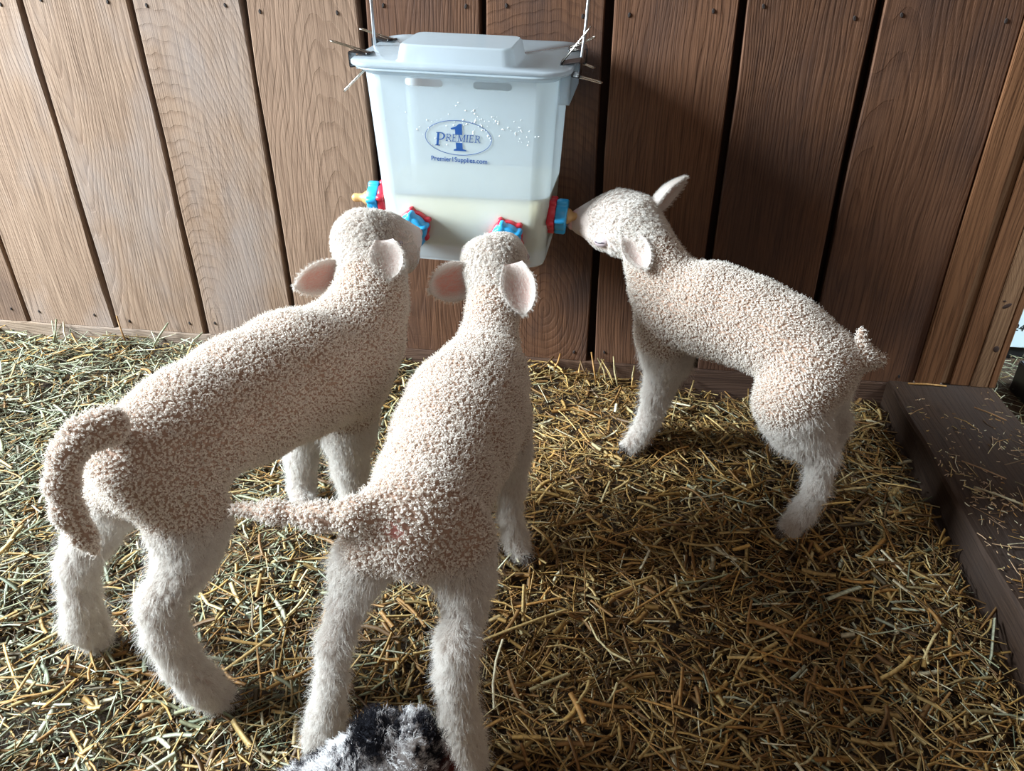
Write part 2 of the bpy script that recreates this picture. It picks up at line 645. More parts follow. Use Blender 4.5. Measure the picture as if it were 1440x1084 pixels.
nx, ny = 150, 110
X, Y = np.meshgrid(np.linspace(-1.6, 0.709, nx), np.linspace(-1.7, -0.006, ny), indexing='ij')
Z = hump(X, Y) - 0.010 + RNG.randn(nx, ny) * 0.0018
V = np.stack([X, Y, Z], -1).reshape(-1, 3)
ii = (np.arange(nx - 1)[:, None] * ny + np.arange(ny - 1)[None]).ravel()
Q = np.stack([ii, ii + ny, ii + ny + 1, ii + 1], 1)
floor = link('floor', mesh_np('floor', V, Q, [M['dirt']]))
tag(floor, 'trampled dirt floor bedded with loose straw and hay', kind='structure')

GOLD = np.array([[0.46, 0.27, 0.080], [0.54, 0.37, 0.145], [0.38, 0.19, 0.052], [0.66, 0.53, 0.27], [0.28, 0.14, 0.045], [0.16, 0.085, 0.034], [0.76, 0.67, 0.46]])
HAY = np.array([[0.29, 0.30, 0.18], [0.38, 0.40, 0.27], [0.50, 0.51, 0.37], [0.20, 0.23, 0.15], [0.34, 0.25, 0.11], [0.13, 0.10, 0.06], [0.62, 0.60, 0.43]])


def straw_tints(x, y, rng):
    green = np.clip(0.30 - 0.75 * x, 0.12, 0.78) - 0.3 * np.exp(-((x - 0.2) / .15) ** 2)  # greener hay to the left, with some cool daylight put into the colour
    pick = rng.rand(len(x)) < green
    a = GOLD[rng.choice(7, len(x), p=[.25, .18, .2, .09, .14, .10, .04])]
    b = HAY[rng.choice(7, len(x), p=[.2, .2, .12, .18, .14, .10, .06])]
    c = np.where(pick[:, None], b, a)
    return np.clip(c * rng.uniform(0.7, 1.2, (len(x), 1)), 0, 1)


def straw_mesh(name, x, y, z, L, wd, rng, tint, pitch=0.16, ring_n=3, seg=3, flat=0.5):
    n = len(x)
    th = rng.uniform(0, 2 * math.pi, n)
    pt = rng.normal(0, pitch, n)
    d = np.stack([np.cos(th) * np.cos(pt), np.sin(th) * np.cos(pt), np.sin(pt)], 1)
    s = np.stack([-np.sin(th), np.cos(th), np.zeros(n)], 1)
    u = np.cross(d, s)
    roll = rng.uniform(-0.8, 0.8, n)[:, None]
    s, u = s * np.cos(roll) + u * np.sin(roll), u * np.cos(roll) - s * np.sin(roll)
    bend = rng.normal(0, 0.10, n) * L
    bend2 = rng.normal(0, 0.05, n) * L
    c = np.stack([x, y, z], 1)
    V = np.zeros((n, seg, ring_n, 3), np.float32)
    for i in range(seg):
        t = i / (seg - 1) - 0.5
        q = c + d * (L * t)[:, None] + s * (bend * (0.25 - t * t) * 2)[:, None] + u * (bend2 * (0.25 - t * t) * 2)[:, None]
        for k in range(ring_n):
            a = 2 * math.pi * k / ring_n
            V[:, i, k] = q + s * (wd * 0.5 * math.cos(a))[:, None] + u * (wd * 0.5 * flat * math.sin(a))[:, None]
    base = (np.arange(n) * seg * ring_n)[:, None]
    Q = []
    for i in range(seg - 1):
        for k in range(ring_n):
            l = (k + 1) % ring_n
            Q.append([i * ring_n + k, i * ring_n + l, (i + 1) * ring_n + l, (i + 1) * ring_n + k])
    Q = (base[:, None] + np.array(Q)[None]).reshape(-1, 4)
    me = mesh_np(name, V.reshape(-1, 3), Q, [M['straw']], smooth=True)
    at = me.attributes.new('tint', 'FLOAT_COLOR', 'POINT')
    at.data.foreach_set('color', np.repeat(np.hstack([tint, np.ones((n, 1))]), seg * ring_n, axis=0).astype(np.float32).ravel())
    return me


def scatter(n, rng, x0=-1.35, x1=0.70, y0=-1.12, y1=-0.01):
    return rng.uniform(x0, x1, n), rng.uniform(y0, y1, n)


rng = np.random.RandomState(21)
# long and short stalks, three depths of litter
n1 = 26000
x, y = scatter(n1, rng)
L = np.clip(rng.lognormal(-3.35, 0.5, n1), 0.012, 0.11)
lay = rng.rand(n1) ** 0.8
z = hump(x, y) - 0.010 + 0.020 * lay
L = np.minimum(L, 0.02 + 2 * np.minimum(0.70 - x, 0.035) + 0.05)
t1 = straw_tints(x, y, rng) * (0.30 + 0.70 * lay)[:, None] ** 0.8  # deeper stalks tinted darker, the shade of the gaps put into the colour
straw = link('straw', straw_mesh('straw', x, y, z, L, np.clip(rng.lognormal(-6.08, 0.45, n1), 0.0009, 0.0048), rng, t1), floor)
tag(straw, 'loose bed of straw and hay litter', kind='stuff')
n2 = 46000
x, y = scatter(n2, rng)
z = hump(x, y) - 0.008 + 0.017 * rng.rand(n2)
ch = link('chaff', straw_mesh('chaff', x, y, z, rng.uniform(0.004, 0.018, n2), rng.uniform(0.0008, 0.0034, n2), rng, straw_tints(x, y, rng) * 0.8, pitch=0.3, seg=2, flat=0.3), floor)
tag(ch, 'short broken chaff among the straw', kind='stuff')
n5 = 5200
x, y = scatter(n5, rng)
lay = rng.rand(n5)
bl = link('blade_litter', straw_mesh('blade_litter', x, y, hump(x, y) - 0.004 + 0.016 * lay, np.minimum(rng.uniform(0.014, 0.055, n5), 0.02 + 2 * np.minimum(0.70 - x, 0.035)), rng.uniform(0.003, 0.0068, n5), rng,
          straw_tints(x, y, rng) * (0.5 + 0.5 * lay)[:, None], pitch=0.16, ring_n=4, seg=4, flat=0.16), floor)  # lower blades darkened likewise, shade within the pile put into the tint
tag(bl, 'flat broken leaf blades among the straw', kind='stuff')
# the stalks that show largest, one by one
rng2 = np.random.RandomState(5)
cnt = 0
while cnt < 290:
    x, y = rng2.uniform(-0.75, 0.68), rng2.uniform(-0.92, -0.03)
    if rng2.rand() > 0.35 + 0.65 * (-y / 0.9):
        continue
    L = float(np.clip(rng2.lognormal(-2.95, 0.38), 0.025, 0.13))
    if x + L * 0.5 > 0.705 or y + L * 0.5 > 0.0:
        continue
    w = float(np.clip(rng2.lognormal(-5.75, 0.35), 0.0018, 0.0062))
    a1 = np.zeros(1)
    tn = straw_tints(np.array([x]), np.array([y]), rng2) * 1.15
    me = straw_mesh('straw_stalk', a1, a1, a1, a1 + L, a1 + w, rng2, np.clip(tn, 0, .85), pitch=0.10, ring_n=5, seg=4, flat=0.45)
    link('straw_stalk', me, floor, (x, y, float(hump(x, y)) + 0.0125))
    cnt += 1
# stalks leaning on the ledger board
for k in range(34):
    x = rng2.choice([rng2.uniform(0.06, 0.32), rng2.uniform(-0.95, -0.5), rng2.uniform(-0.2, 0.6)], p=[.5, .3, .2])
    L = rng2.uniform(0.03, 0.075)
    top = Vector((x + rng2.uniform(-.03, .03), -0.007, float(hump(x, -0.01)) + L * rng2.uniform(.3, .8)))
    bot = Vector((x, -0.012 - L * 0.4, float(hump(x, -0.02)) + 0.004))
    mid = (top + bot) / 2 + Vector((rng2.uniform(-.004, .004), -0.002, 0.002))
    v, q = tube_mesh([bot, mid, top], rng2.uniform(0.0008, 0.0019), 5)
    me = mesh_np('straw_stalk', v, q, [M['straw']])
    at = me.attributes.new('tint', 'FLOAT_COLOR', 'POINT')
    tn = straw_tints(np.array([x]), np.array([-0.02]), rng2)[0]
    at.data.foreach_set('color', np.tile(np.append(tn, 1), len(v)).astype(np.float32))
    if cnt < 300:
        link('straw_stalk', me, floor)
        cnt += 1
    else:
        link('leaning_stalk', me, floor)

# litter lying on the beam
rng3 = np.random.RandomState(9)
n3 = 3600
x = 0.716 + 0.16 * rng3.rand(n3) ** 0.8
y = rng3.uniform(-1.1, -0.02, n3)
dens = np.clip((-y - 0.05) / 0.2, 0.05, 1) * (0.5 + 0.5 * np.sin(31 * x + 17 * y) * np.sin(13 * y + 2))
keep = rng3.rand(n3) < dens
x, y = x[keep], y[keep]
n3 = len(x)
z = np.array([beam_top(v) for v in y]) + 0.0015
L = np.where(rng3.rand(n3) < 0.85, rng3.uniform(0.002, 0.009, n3), rng3.uniform(0.015, 0.05, n3))
L = np.minimum(L, 2 * np.minimum(x - 0.713, 0.886 - x) + 0.004)
w = np.where(L < 0.01, rng3.uniform(0.0009, 0.0024, n3), rng3.uniform(0.0009, 0.0022, n3))
tb = np.where((rng3.rand(n3) < 0.35)[:, None], np.array([[0.55, 0.36, 0.22]]), GOLD[rng3.choice(7, n3)])
lit = link('straw_litter', straw_mesh('straw_litter', x, y, z, L, w, rng3, tb, pitch=0.04, ring_n=3, seg=3, flat=0.5))
tag(lit, 'crumbs of straw and chaff lying on the dark beam', 'straw', kind='stuff')
for k, (x, y, ang, L, w, tint) in enumerate([(0.775, -0.012, 0.0, 0.062, 0.0030, (.5, .26, .08)), (0.772, -0.333, -0.55, 0.062, 0.0030, (.62, .55, .36)), (0.795, -0.36, 1.25, 0.04, 0.0032, (.42, .22, .06)),
                                             (0.775, -0.27, -0.65, 0.06, 0.002, (.34, .18, .08)), (0.83, -0.315, -0.7, 0.06, 0.0016, (.4, .36, .22)), (0.845, -0.10, -0.75, 0.05, 0.0022, (.36, .18, .07)), (0.84, -0.345, -0.4, 0.05, 0.0014, (.30, .32, .22))]):
    c, s = math.cos(ang), math.sin(ang)
    z = beam_top(y) + 0.002
    v, q = tube_mesh([(x - c * L / 2, y - s * L / 2, z), (x, y, z + .001), (x + c * L / 2, y + s * L / 2, z)], w / 2, 6)
    me = mesh_np('straw_stalk', v, q, [M['straw']])
    me.attributes.new('tint', 'FLOAT_COLOR', 'POINT').data.foreach_set('color', np.tile(np.array((*tint, 1)), len(v)).astype(np.float32))
    so = link('straw_piece', me)
    tag(so, ['single golden straw lying at the foot of the corner post', 'pale split straw lying across the left edge of the beam', 'short golden straw pointing along the middle of the beam', 'brown straw lying behind the pale split one on the beam',
             'thin grey stem lying on the right side of the beam', 'brown straw near the outer top edge of the beam below the post', 'thin greenish stem crossing the right part of the beam'][k], 'straw', 'loose straws on the beam')

# ------------------------------------------------------------------ outside, beyond the post
ground_out = None
bm = bmesh.new()
bm_box(bm, 0.889, 2.2, -1.2, 1.6, -0.10, -0.045)
ground_out = link('floor_outside', bm_mesh('floor_outside', bm, M['dirt']))
tag(ground_out, 'straw-strewn ground beyond the corner post', kind='structure')
n4 = 5000
x, y = rng3.uniform(0.90, 1.7, n4), rng3.uniform(-0.35, 0.9, n4)
me = straw_mesh('straw', x, y, -0.045 + 0.012 * rng3.rand(n4), rng3.uniform(0.01, 0.07, n4), rng3.uniform(0.001, 0.003, n4), rng3, HAY[rng3.choice(7, n4)] * 1.1, pitch=0.2)
tag(link('straw', me, ground_out), kind='stuff')

bm = bmesh.new()
bm_box(bm, 0.90, 2.0, 0.215, 0.245, -0.06, 0.42, 0.002)
tag(link('dark_board', bm_mesh('dark_board', bm, M['black'])), 'black board standing on the straw beyond the corner post', 'board')
bm = bmesh.new()
bm_box(bm, 0.955, 1.28, 0.209, 0.2145, -0.018, 0.20, 0.001)
m_sign = plain('pale_blue_sign_paint', (0.72, 0.86, 0.93), 0.4, vary=0.05)
sign = link('sign', bm_mesh('sign', bm, m_sign))
tag(sign, 'pale blue printed sign half hidden behind the corner post', 'sign')
tc = bpy.data.curves.new('sign_print', 'FONT')
tc.body = '24,'
tc.size = 0.021
tc.extrude = 0.0003
to = bpy.data.objects.new('sign_print', tc)
COL.objects.link(to)
sme = bpy.data.meshes.new_from_object(to.evaluated_get(bpy.context.evaluated_depsgraph_get()))
bpy.data.objects.remove(to)
sme.materials.clear()
sme.materials.append(M['black'])
link('sign_print', sme, sign, (0.991, 0.2086, 0.018), (math.pi / 2, 0, 0))
bm = bmesh.new()
bm_box(bm, 0.0, 0.12, -0.42, 0.0, 0, 0.062, 0.002)
tag(link('dark_rail', bm_mesh('dark_rail', bm, M['black']), None, (0.957, 0.085, -0.045), (0, 0, 0.10)), 'black timber rail lying on the ground outside the beam', 'rail')
bm = bmesh.new()
bm_box(bm, 0.0, 0.09, -0.10, 0.0, 0, 0.035, 0.002)
tag(link('wood_block', bm_mesh('wood_block', bm, wood('block_wood', OR, ORD, 71, 0.0, 0.0, axis='y')), None, (0.985, 0.055, 0.0172), (0, 0, 0.1)), 'small orange-brown wood block lying on the black rail', 'block')
d_ = area('sign_fill', (1.75, -0.35, 1.2), (1.08, 0.2, 0.0), 0.35, 0.35, 4.5, (0.75, 0.90, 1.0))  # added narrow lamp, aimed at the sign to brighten it
d_.data.spread = math.radians(45)

# ------------------------------------------------------------------ milk feeder


def rrect(w, d, r, n=6, side=False):
    """rounded rectangle outline, counter-clockwise"""
    pts = []
    for cx, cy, a0 in ((w / 2 - r, d / 2 - r, 0), (-w / 2 + r, d / 2 - r, 90), (-w / 2 + r, -d / 2 + r, 180), (w / 2 - r, -d / 2 + r, 270)):
        for k in range(n + 1):
            a = math.radians(a0 + 90 * k / n)
            pts.append((cx + r * math.cos(a), cy + r * math.sin(a)))
        if side:                       # extra points along the straight that follows this corner
            e = {0: ((w / 2 - r), d / 2, -1, 0, w), 90: (-w / 2, d / 2 - r, 0, -1, d), 180: (-w / 2 + r, -d / 2, 1, 0, w), 270: (w / 2, -d / 2 + r, 0, 1, d)}[a0]
            ln = e[4] - 2 * r
            for f in (0.03, 0.12, 0.5, 0.88, 0.97):
                pts.append((e[0] + e[2] * ln * f, e[1] + e[3] * ln * f))
    return np.array(pts)


def loft(name, sections, mat, cap0=True, cap1=True, smooth=True):
    """sections: list of (outline (n,2), z)"""
    n = len(sections[0][0])
    V = np.concatenate([np.column_stack([o, np.full(n, z)]) for o, z in sections])
    bm = bmesh.new()
    vs = [bm.verts.new(v) for v in V]
    for i in range(len(sections) - 1):
        for k in range(n):
            l = (k + 1) % n
            bm.faces.new((vs[i * n + k], vs[i * n + l], vs[(i + 1) * n + l], vs[(i + 1) * n + k]))
    if cap0:
        bm.faces.new(vs[:n][::-1])
    if cap1:
        bm.faces.new(vs[-n:])
    bmesh.ops.recalc_face_normals(bm, faces=bm.faces[:])
    me = bm_mesh(name, bm, mat, False)
    if smooth:
        me.polygons.foreach_set('use_smooth', np.array([len(p.vertices) == 4 for p in me.polygons], bool))
    return me


FZ = 0.2769      # rim height in the feeder's own frame
BW, BD, TW, TD = 0.2394, 0.156, 0.2609, 0.200


def fsec(z, grow=0.0, r=0.026):
    t = z / FZ
    o = rrect(BW + (TW - BW) * t + 2 * grow, BD + (TD - BD) * t + 2 * grow, r + grow, side=True)
    return o


FROT = (0.0465, 0.0282, -0.0103)
feeder = empty('milk_feeder', (0.0024, -0.1075, 0.2587), FROT)
tag(feeder, 'translucent white plastic milk feeder bucket hanging on the plank wall', 'feeder')
FM = feeder.matrix_basis.copy() if False else Matrix.LocRotScale(feeder.location, feeder.rotation_euler, None)


def front_y(z):
    t = z / FZ
    return -(BD + (TD - BD) * t) / 2


# shell with real slots in its front face
th = 0.0022
secs = [(fsec(z), z) for z in (0.0, 0.006, 0.04, 0.09, 0.15, 0.2, 0.25, FZ)]
secs[0] = (fsec(0.0, -0.004), 0.0)
inner = [(fsec(z, -th), z) for z in (FZ, 0.2, 0.1, 0.0)]
inner.append(secs[0])
shell = loft('bucket', secs + inner, M['bucket'], cap0=False, cap1=False)
bucket = link('bucket', shell, feeder)
cut_bm = bmesh.new()
for sx in (-0.0452, 0.0463):
    o = [(sx + cx + 0.0050 * math.cos(a), 0.2605 + 0.0050 * math.sin(a)) for cx, a0 in ((0.0208, -90), (-0.0208, 90)) for a in [math.radians(a0 + 180 * k / 8) for k in range(9)]]
    f0 = [cut_bm.verts.new((px, -0.13, pz)) for px, pz in o]
    f1 = [cut_bm.verts.new((px, -0.05, pz)) for px, pz in o]
    for k in range(len(o)):
        l = (k + 1) % len(o)
        cut_bm.faces.new((f0[k], f0[l], f1[l], f1[k]))
    cut_bm.faces.new(f0[::-1])
    cut_bm.faces.new(f1)
bmesh.ops.recalc_face_normals(cut_bm, faces=cut_bm.faces[:])
cut_me = bm_mesh('slot_cut', cut_bm, M['bucket'])
cutter = bpy.data.objects.new('slot_cut', cut_me)
COL.objects.link(cutter)
md = bucket.modifiers.new('slots', 'BOOLEAN')
md.operation = 'DIFFERENCE'
md.solver = 'EXACT'
md.object = cutter
cutter.parent = feeder
bpy.context.view_layer.update()
dg = bpy.context.evaluated_depsgraph_get()
cut_done = bpy.data.meshes.new_from_object(bucket.evaluated_get(dg))
bucket.modifiers.clear()
bucket.data = cut_done
bpy.data.objects.remove(cutter)
bmc = bmesh.new()
bmc.from_mesh(cut_done)
gone = []
for f_ in bmc.faces:                   # keep one diffusing wall plus the slot edges
    c_ = f_.calc_center_median()
    t_ = c_.z / FZ
    qx, qy = abs(c_.x) - (BW + (TW - BW) * t_) / 2 + .026, abs(c_.y) - (BD + (TD - BD) * t_) / 2 + .026
    if math.hypot(max(qx, 0), max(qy, 0)) + min(max(qx, qy), 0) - .026 < -0.0014 and c_.z > 0.004:
        gone.append(f_)
bmesh.ops.delete(bmc, geom=gone, context='FACES')
bmc.to_mesh(cut_done)
bmc.free()
nrm_ = np.zeros(len(cut_done.polygons) * 3, np.float32)
cut_done.polygons.foreach_get('normal', nrm_)
cut_done.polygons.foreach_set('use_smooth', np.abs(nrm_.reshape(-1, 3)).max(1) < 0.9955)

bm = bmesh.new()
bm.faces.new([bm.verts.new((*q_, 0.0255)) for q_ in fsec(0.0255, -0.0006)])
link('bucket_floor', bm_mesh('bucket_floor', bm, M['bucket']), feeder)
# rim collar, side lugs
col_ = loft('rim', [(fsec(0.268, 0.0006), 0.268), (fsec(0.270, 0.003), 0.2695), (fsec(FZ, 0.006), 0.2735), (fsec(FZ, 0.014, .03), 0.2745), (fsec(FZ, 0.014, .03), FZ), (fsec(FZ, 0.0), FZ)], M['bucket'], False, False)
rim = link('rim', col_, feeder)
for sx in (-1, 1):
    bm = bmesh.new()
    a, b = sorted((sx * (TW / 2 + 0.001), sx * (TW / 2 + 0.0145)))
    zb = 0.236 if sx > 0 else 0.268
    for (q0, q1, r0, r1) in ((a, b, -0.072, -0.069), (a, b, 0.059, 0.062), ((b - .002) if sx > 0 else a, b if sx > 0 else a + .002, -0.072, 0.062)):
        bm_box(bm, q0, q1, r0, r1, zb, 0.2745)
    link('lug', bm_mesh('lug', bm, M['bucket']), feeder)
# milk inside
mk_top = 0.102
mk = loft('milk', [(fsec(0.027, -0.0008, .0255), 0.027), (fsec(mk_top, -0.0008), mk_top)], M['milk'])
# keep its surface level in the tilted bucket
bmk = bmesh.new()
bmk.from_mesh(mk)
for v in bmk.verts:
    if v.co.z > 0.09:
        v.co.z += -math.tan(FROT[0]) * v.co.y + math.tan(FROT[1]) * v.co.x
bmk.to_mesh(mk)
bmk.free()
tag(link('milk', mk, feeder), 'cream-coloured milk in the lower half of the feeder')
# lid with raised middle
z0 = FZ + 0.0008
ld = [(rrect(0.2936, 0.222, .034), z0), (rrect(0.2956, 0.224, .034), z0 + .001), (rrect(0.2956, 0.224, .034), z0 + .0045), (rrect(0.2926, 0.221, .033), z0 + .0058)]
off = np.array([-0.004, -0.046])
dome = [(0.164, 0.112, 0.018, .0058), (0.158, 0.106, 0.017, .0080), (0.150, 0.100, 0.015, .0255), (0.144, 0.094, 0.013, .0280)]
ld += [(rrect(w_, d_, r_) + off, z0 + h_) for w_, d_, r_, h_ in dome]
link('lid', loft('lid', ld, M['lidp']), feeder)


def ring_outline(n, r, lobe, lobes=6, sharp=6):
    a = np.arange(n) * 2 * math.pi / n
    rr = r + lobe * np.clip((np.cos(lobes * a) - 0.62) / 0.3, 0, 1) ** 0.8
    return np.stack([rr * np.cos(a), rr * np.sin(a)], 1)


def valve(pos, axis_dir, spin, teat_len, teat_bend=0.0):
    """nipple assembly; local +z points out of the bucket"""
    e_rot = Vector(axis_dir).to_track_quat('Z', 'Y').to_euler()
    def ro(r_, l_):
        return ring_outline(80, r_, l_, 5)
    nut_bm = loft('nipple_nut', [(ro(0.0214, 0.0046), 0.0105), (ro(0.0220, 0.0050), 0.0120), (ro(0.0220, 0.0050), 0.0240), (ro(0.0210, 0.0044), 0.0262), (ro(0.0135, 0), 0.0270), (ro(0.0125, 0), 0.0230)], M['blue'])
    nut = link('nipple_nut', nut_bm, feeder, pos, e_rot)
    nut.rotation_euler.rotate_axis('Z', spin)
    fl = loft('flange', [(ro(0.0212, 0.0046), -0.0015), (ro(0.0228, 0.0052), 0.0012), (ro(0.0228, 0.0052), 0.0085), (ro(0.0220, 0.0048), 0.0096), (ro(.016, 0), 0.0104)], M['red'])
    f = link('flange', fl, nut)
    f.rotation_euler = (0, 0, 0.16)
    prof_ = [(0.0124, 0.0225), (0.0118, 0.030), (0.0106, 0.034), (0.0082, 0.037), (0.0064, 0.040), (0.0062, 0.046), (0.0066, 0.050), (0.0058, 0.054), (0.0028, 0.0562), (0.0004, 0.0566)]
    k = teat_len / 0.0566
    tt = loft('teat', [(rrect(2 * r_, 2 * r_, r_ * 0.999, 4), 0.018 + (z_ - 0.018) * k if z_ > 0.018 else z_) for r_, z_ in prof_], M['teat'])
    link('teat', tt, nut)
    return nut


vz = 0.0545
vy = front_y(vz)
fa = (0, -1, -0.068)
valve((-0.0705, front_y(0.0575) + 0.0005, 0.0575), (-0.10, -1, -0.07), 0.3, 0.044)
valve((0.0663, front_y(0.0535) + 0.0005, 0.0535), (0.02, -1, -0.07), 0.55, 0.042)
sxw = (BW + (TW - BW) * 0.08 / FZ) / 2
valve((-sxw + 0.0005, -0.048, 0.080), (-1, 0.0, -0.04), 0.2, 0.0566)
valve((sxw - 0.0005, -0.046, 0.0745), (1, 0.0, -0.04), 0.65, 0.044)

# printed marks on the front face


def on_front(pts2, thick_off=0.0009):
    """(x, z) on the feeder's front face in its own frame -> 3d"""
    return [Vector((x, front_y(z) - thick_off, z)) for x, z in pts2]


def prism_print(bm, poly, t=0.0004):
    a = [bm.verts.new(p) for p in on_front(poly, 0.0006)]
    b = [bm.verts.new(p) for p in on_front(poly, 0.0006 + t)]
    n_ = len(a)
    bm.faces.new(b)
    for k in range(n_):
        l = (k + 1) % n_
        bm.faces.new((a[k], a[l], b[l], b[k]))


def quad_stroke(x0, z0, x1, z1, w):
    dx, dz = x1 - x0, z1 - z0
    l = math.hypot(dx, dz)
    nx_, nz_ = -dz / l * w / 2, dx / l * w / 2
    return [(x0 + nx_, z0 + nz_), (x0 - nx_, z0 - nz_), (x1 - nx_, z1 - nz_), (x1 + nx_, z1 + nz_)]


# letters as stroke lists on a unit box (x 0..1 wide, z 0..1 high): (x0,z0,x1,z1,width)
GLYPH = {
    'P': ([(0.25, 0, 0.25, 1, .20), (0.05, 0.03, 0.5, 0.03, .06), (0.05, 0.97, 0.4, 0.97, .06)], [('arc', 0.45, 0.72, 0.36, 0.25, -90, 90, .15), (0.25, 0.97, 0.47, 0.97, .07), (0.25, 0.47, 0.47, 0.47, .06)]),
    'R': ([(0.22, 0, 0.22, 1, .13), (0.05, 0.03, 0.42, 0.03, .06), (0.05, 0.97, 0.4, 0.97, .06)], [('arc', 0.45, 0.74, 0.28, 0.23, -90, 90, .12), (0.22, 0.97, 0.47, 0.97, .06), (0.22, 0.51, 0.47, 0.51, .06), (0.45, 0.5, 0.85, 0.02, .13), (0.75, 0.03, 0.98, 0.03, .06)]),
    'E': ([(0.22, 0, 0.22, 1, .13), (0.05, 0.03, 0.78, 0.03, .07), (0.05, 0.97, 0.74, 0.97, .07), (0.22, 0.52, 0.58, 0.52, .07)], [(0.78, 0, 0.78, 0.22, .05), (0.74, 1, 0.74, 0.8, .05), (0.58, 0.42, 0.58, 0.62, .05)]),
    'M': ([(0.16, 0, 0.16, 1, .06), (0.86, 0, 0.86, 1, .12), (0.16, 1, 0.50, 0.05, .12), (0.50, 0.05, 0.84, 1, .06)], [(0.03, 0.03, 0.3, 0.03, .06), (0.72, 0.03, 1.0, 0.03, .06), (0.03, 0.97, 0.2, 0.97, .06), (0.84, 0.97, 1.0, 0.97, .06)]),
    'I': ([(0.5, 0, 0.5, 1, .26)], [(0.15, 0.03, 0.85, 0.03, .06), (0.15, 0.97, 0.85, 0.97, .06)]),
}


def glyph(bm, ch, x, z, w, h, slant=0.14):
    def put(px, pz):
        return (x + px * w + pz * h * slant, z + pz * h)
    for st in GLYPH[ch][0] + GLYPH[ch][1]:
        if st[0] == 'arc':
            _, cx, cz, rx, rz, a0, a1, wd = st
            K = 10
            o = [(cx + (rx + wd / 2) * math.cos(math.radians(a0 + (a1 - a0) * k / K)), cz + (rz + .03) * math.sin(math.radians(a0 + (a1 - a0) * k / K))) for k in range(K + 1)]
            i_ = [(cx + (rx - wd / 2) * math.cos(math.radians(a0 + (a1 - a0) * k / K)), cz + (rz - .03) * math.sin(math.radians(a0 + (a1 - a0) * k / K))) for k in range(K + 1)]
            for k in range(K):
                prism_print(bm, [put(*p) for p in (i_[k], o[k], o[k + 1], i_[k + 1])])
        else:
            x0, z0, x1, z1, wd = st
            horiz = abs(z1 - z0) < 1e-6
            if horiz:
                q = [(x0, z0 - wd / 2), (x1, z0 - wd / 2), (x1, z0 + wd / 2), (x0, z0 + wd / 2)]
            else:
                q = [(x0 - wd / 2, z0), (x0 + wd / 2, z0), (x1 + wd / 2, z1), (x1 - wd / 2, z1)]
            prism_print(bm, [put(*p) for p in q])


LX, LZ = -0.0013, 0.1903
bm = bmesh.new()
K = 64
for k in range(K):
    a, b = 2 * math.pi * k / K, 2 * math.pi * (k + 1) / K
    ro, ri = (0.0462, 0.0240), (0.0455, 0.0233)
    prism_print(bm, [(LX + ri[0] * math.cos(a), LZ + ri[1] * math.sin(a)), (LX + ro[0] * math.cos(a), LZ + ro[1] * math.sin(a)), (LX + ro[0] * math.cos(b), LZ + ro[1] * math.sin(b)), (LX + ri[0] * math.cos(b), LZ + ri[1] * math.sin(b))])
# the tall numeral, parted where the word crosses it
for poly in ([(-.0045, .0045), (.0052, .0045), (.0052, .0195), (.0015, .0195), (-.0035, .0155), (-.0105, .0130), (-.0100, .0112), (-.0045, .0118)], [(-.0040, -.0155), (.0052, -.0155), (.0050, -.0065), (-.0042, -.0065)], [(-.0078, -.0178), (.0102, -.0178), (.0098, -.0162), (.0052, -.0150), (-.0040, -.0150), (-.0074, -.0162)]):
    prism_print(bm, [(LX + 0.0005 + px, LZ + pz) for px, pz in poly])
glyph(bm, 'P', LX - 0.0335, LZ - 0.0120, 0.0150, 0.0185)
xx = LX - 0.0182
for chx, wv in (('R', .0088), ('E', .0075), ('M', .0115), ('I', .0045), ('E', .0078), ('R', .0090)):
    glyph(bm, chx, xx, LZ - 0.0050, wv * 0.98, 0.0100)
    xx += wv
logo = link('logo_print', bm_mesh('logo_print', bm, M['print']), feeder)
tc = bpy.data.curves.new('web_address_print', 'FONT')
tc.body = 'Premier1Supplies.com'
tc.size = 0.0092
tc.align_x = 'CENTER'
tc.extrude = 0.00015
tc.offset = 0.00012
to = bpy.data.objects.new('web_address_print', tc)
COL.objects.link(to)
dg = bpy.context.evaluated_depsgraph_get()
tme = bpy.data.meshes.new_from_object(to.evaluated_get(dg))
bpy.data.objects.remove(to)
wx0 = max(abs(v.co.x) for v in tme.vertices)
for v in tme.vertices:
    px, pz = v.co.x / wx0 * 0.0395, v.co.y
    zz = LZ - 0.0335 + pz
    v.co = Vector((LX + px, front_y(zz) - 0.0007 - v.co.z, zz))
tme.materials.clear()
tme.materials.append(M['print'])
link('web_address_print', tme, feeder)

# milk splashes on the upper front
rs = np.random.RandomState(4)
bm = bmesh.new()
for k in range(110):
    x = rs.normal(0.02, 0.055)
    z = 0.212 + abs(rs.normal(0, 0.014)) * rs.choice([-1, 1], p=[.65, .35]) + 0.006 * math.sin(x * 50)
    if abs(x) > 0.112 or z > 0.24:
        continue
    r = rs.uniform(0.0004, 0.0010)
    mt = Matrix.Translation((x, front_y(z) - 0.0003, z)) @ Matrix.Rotation(rs.uniform(0, 3), 4, 'Y') @ Matrix.Diagonal((r * rs.uniform(1, 2.2), 0.0005, r, 1))
    bmesh.ops.create_icosphere(bm, subdivisions=1, radius=1.0, matrix=mt)
tag(link('splash', bm_mesh('splash', bm, M['drop'], True), feeder), 'tiny white milk splashes', kind='stuff')

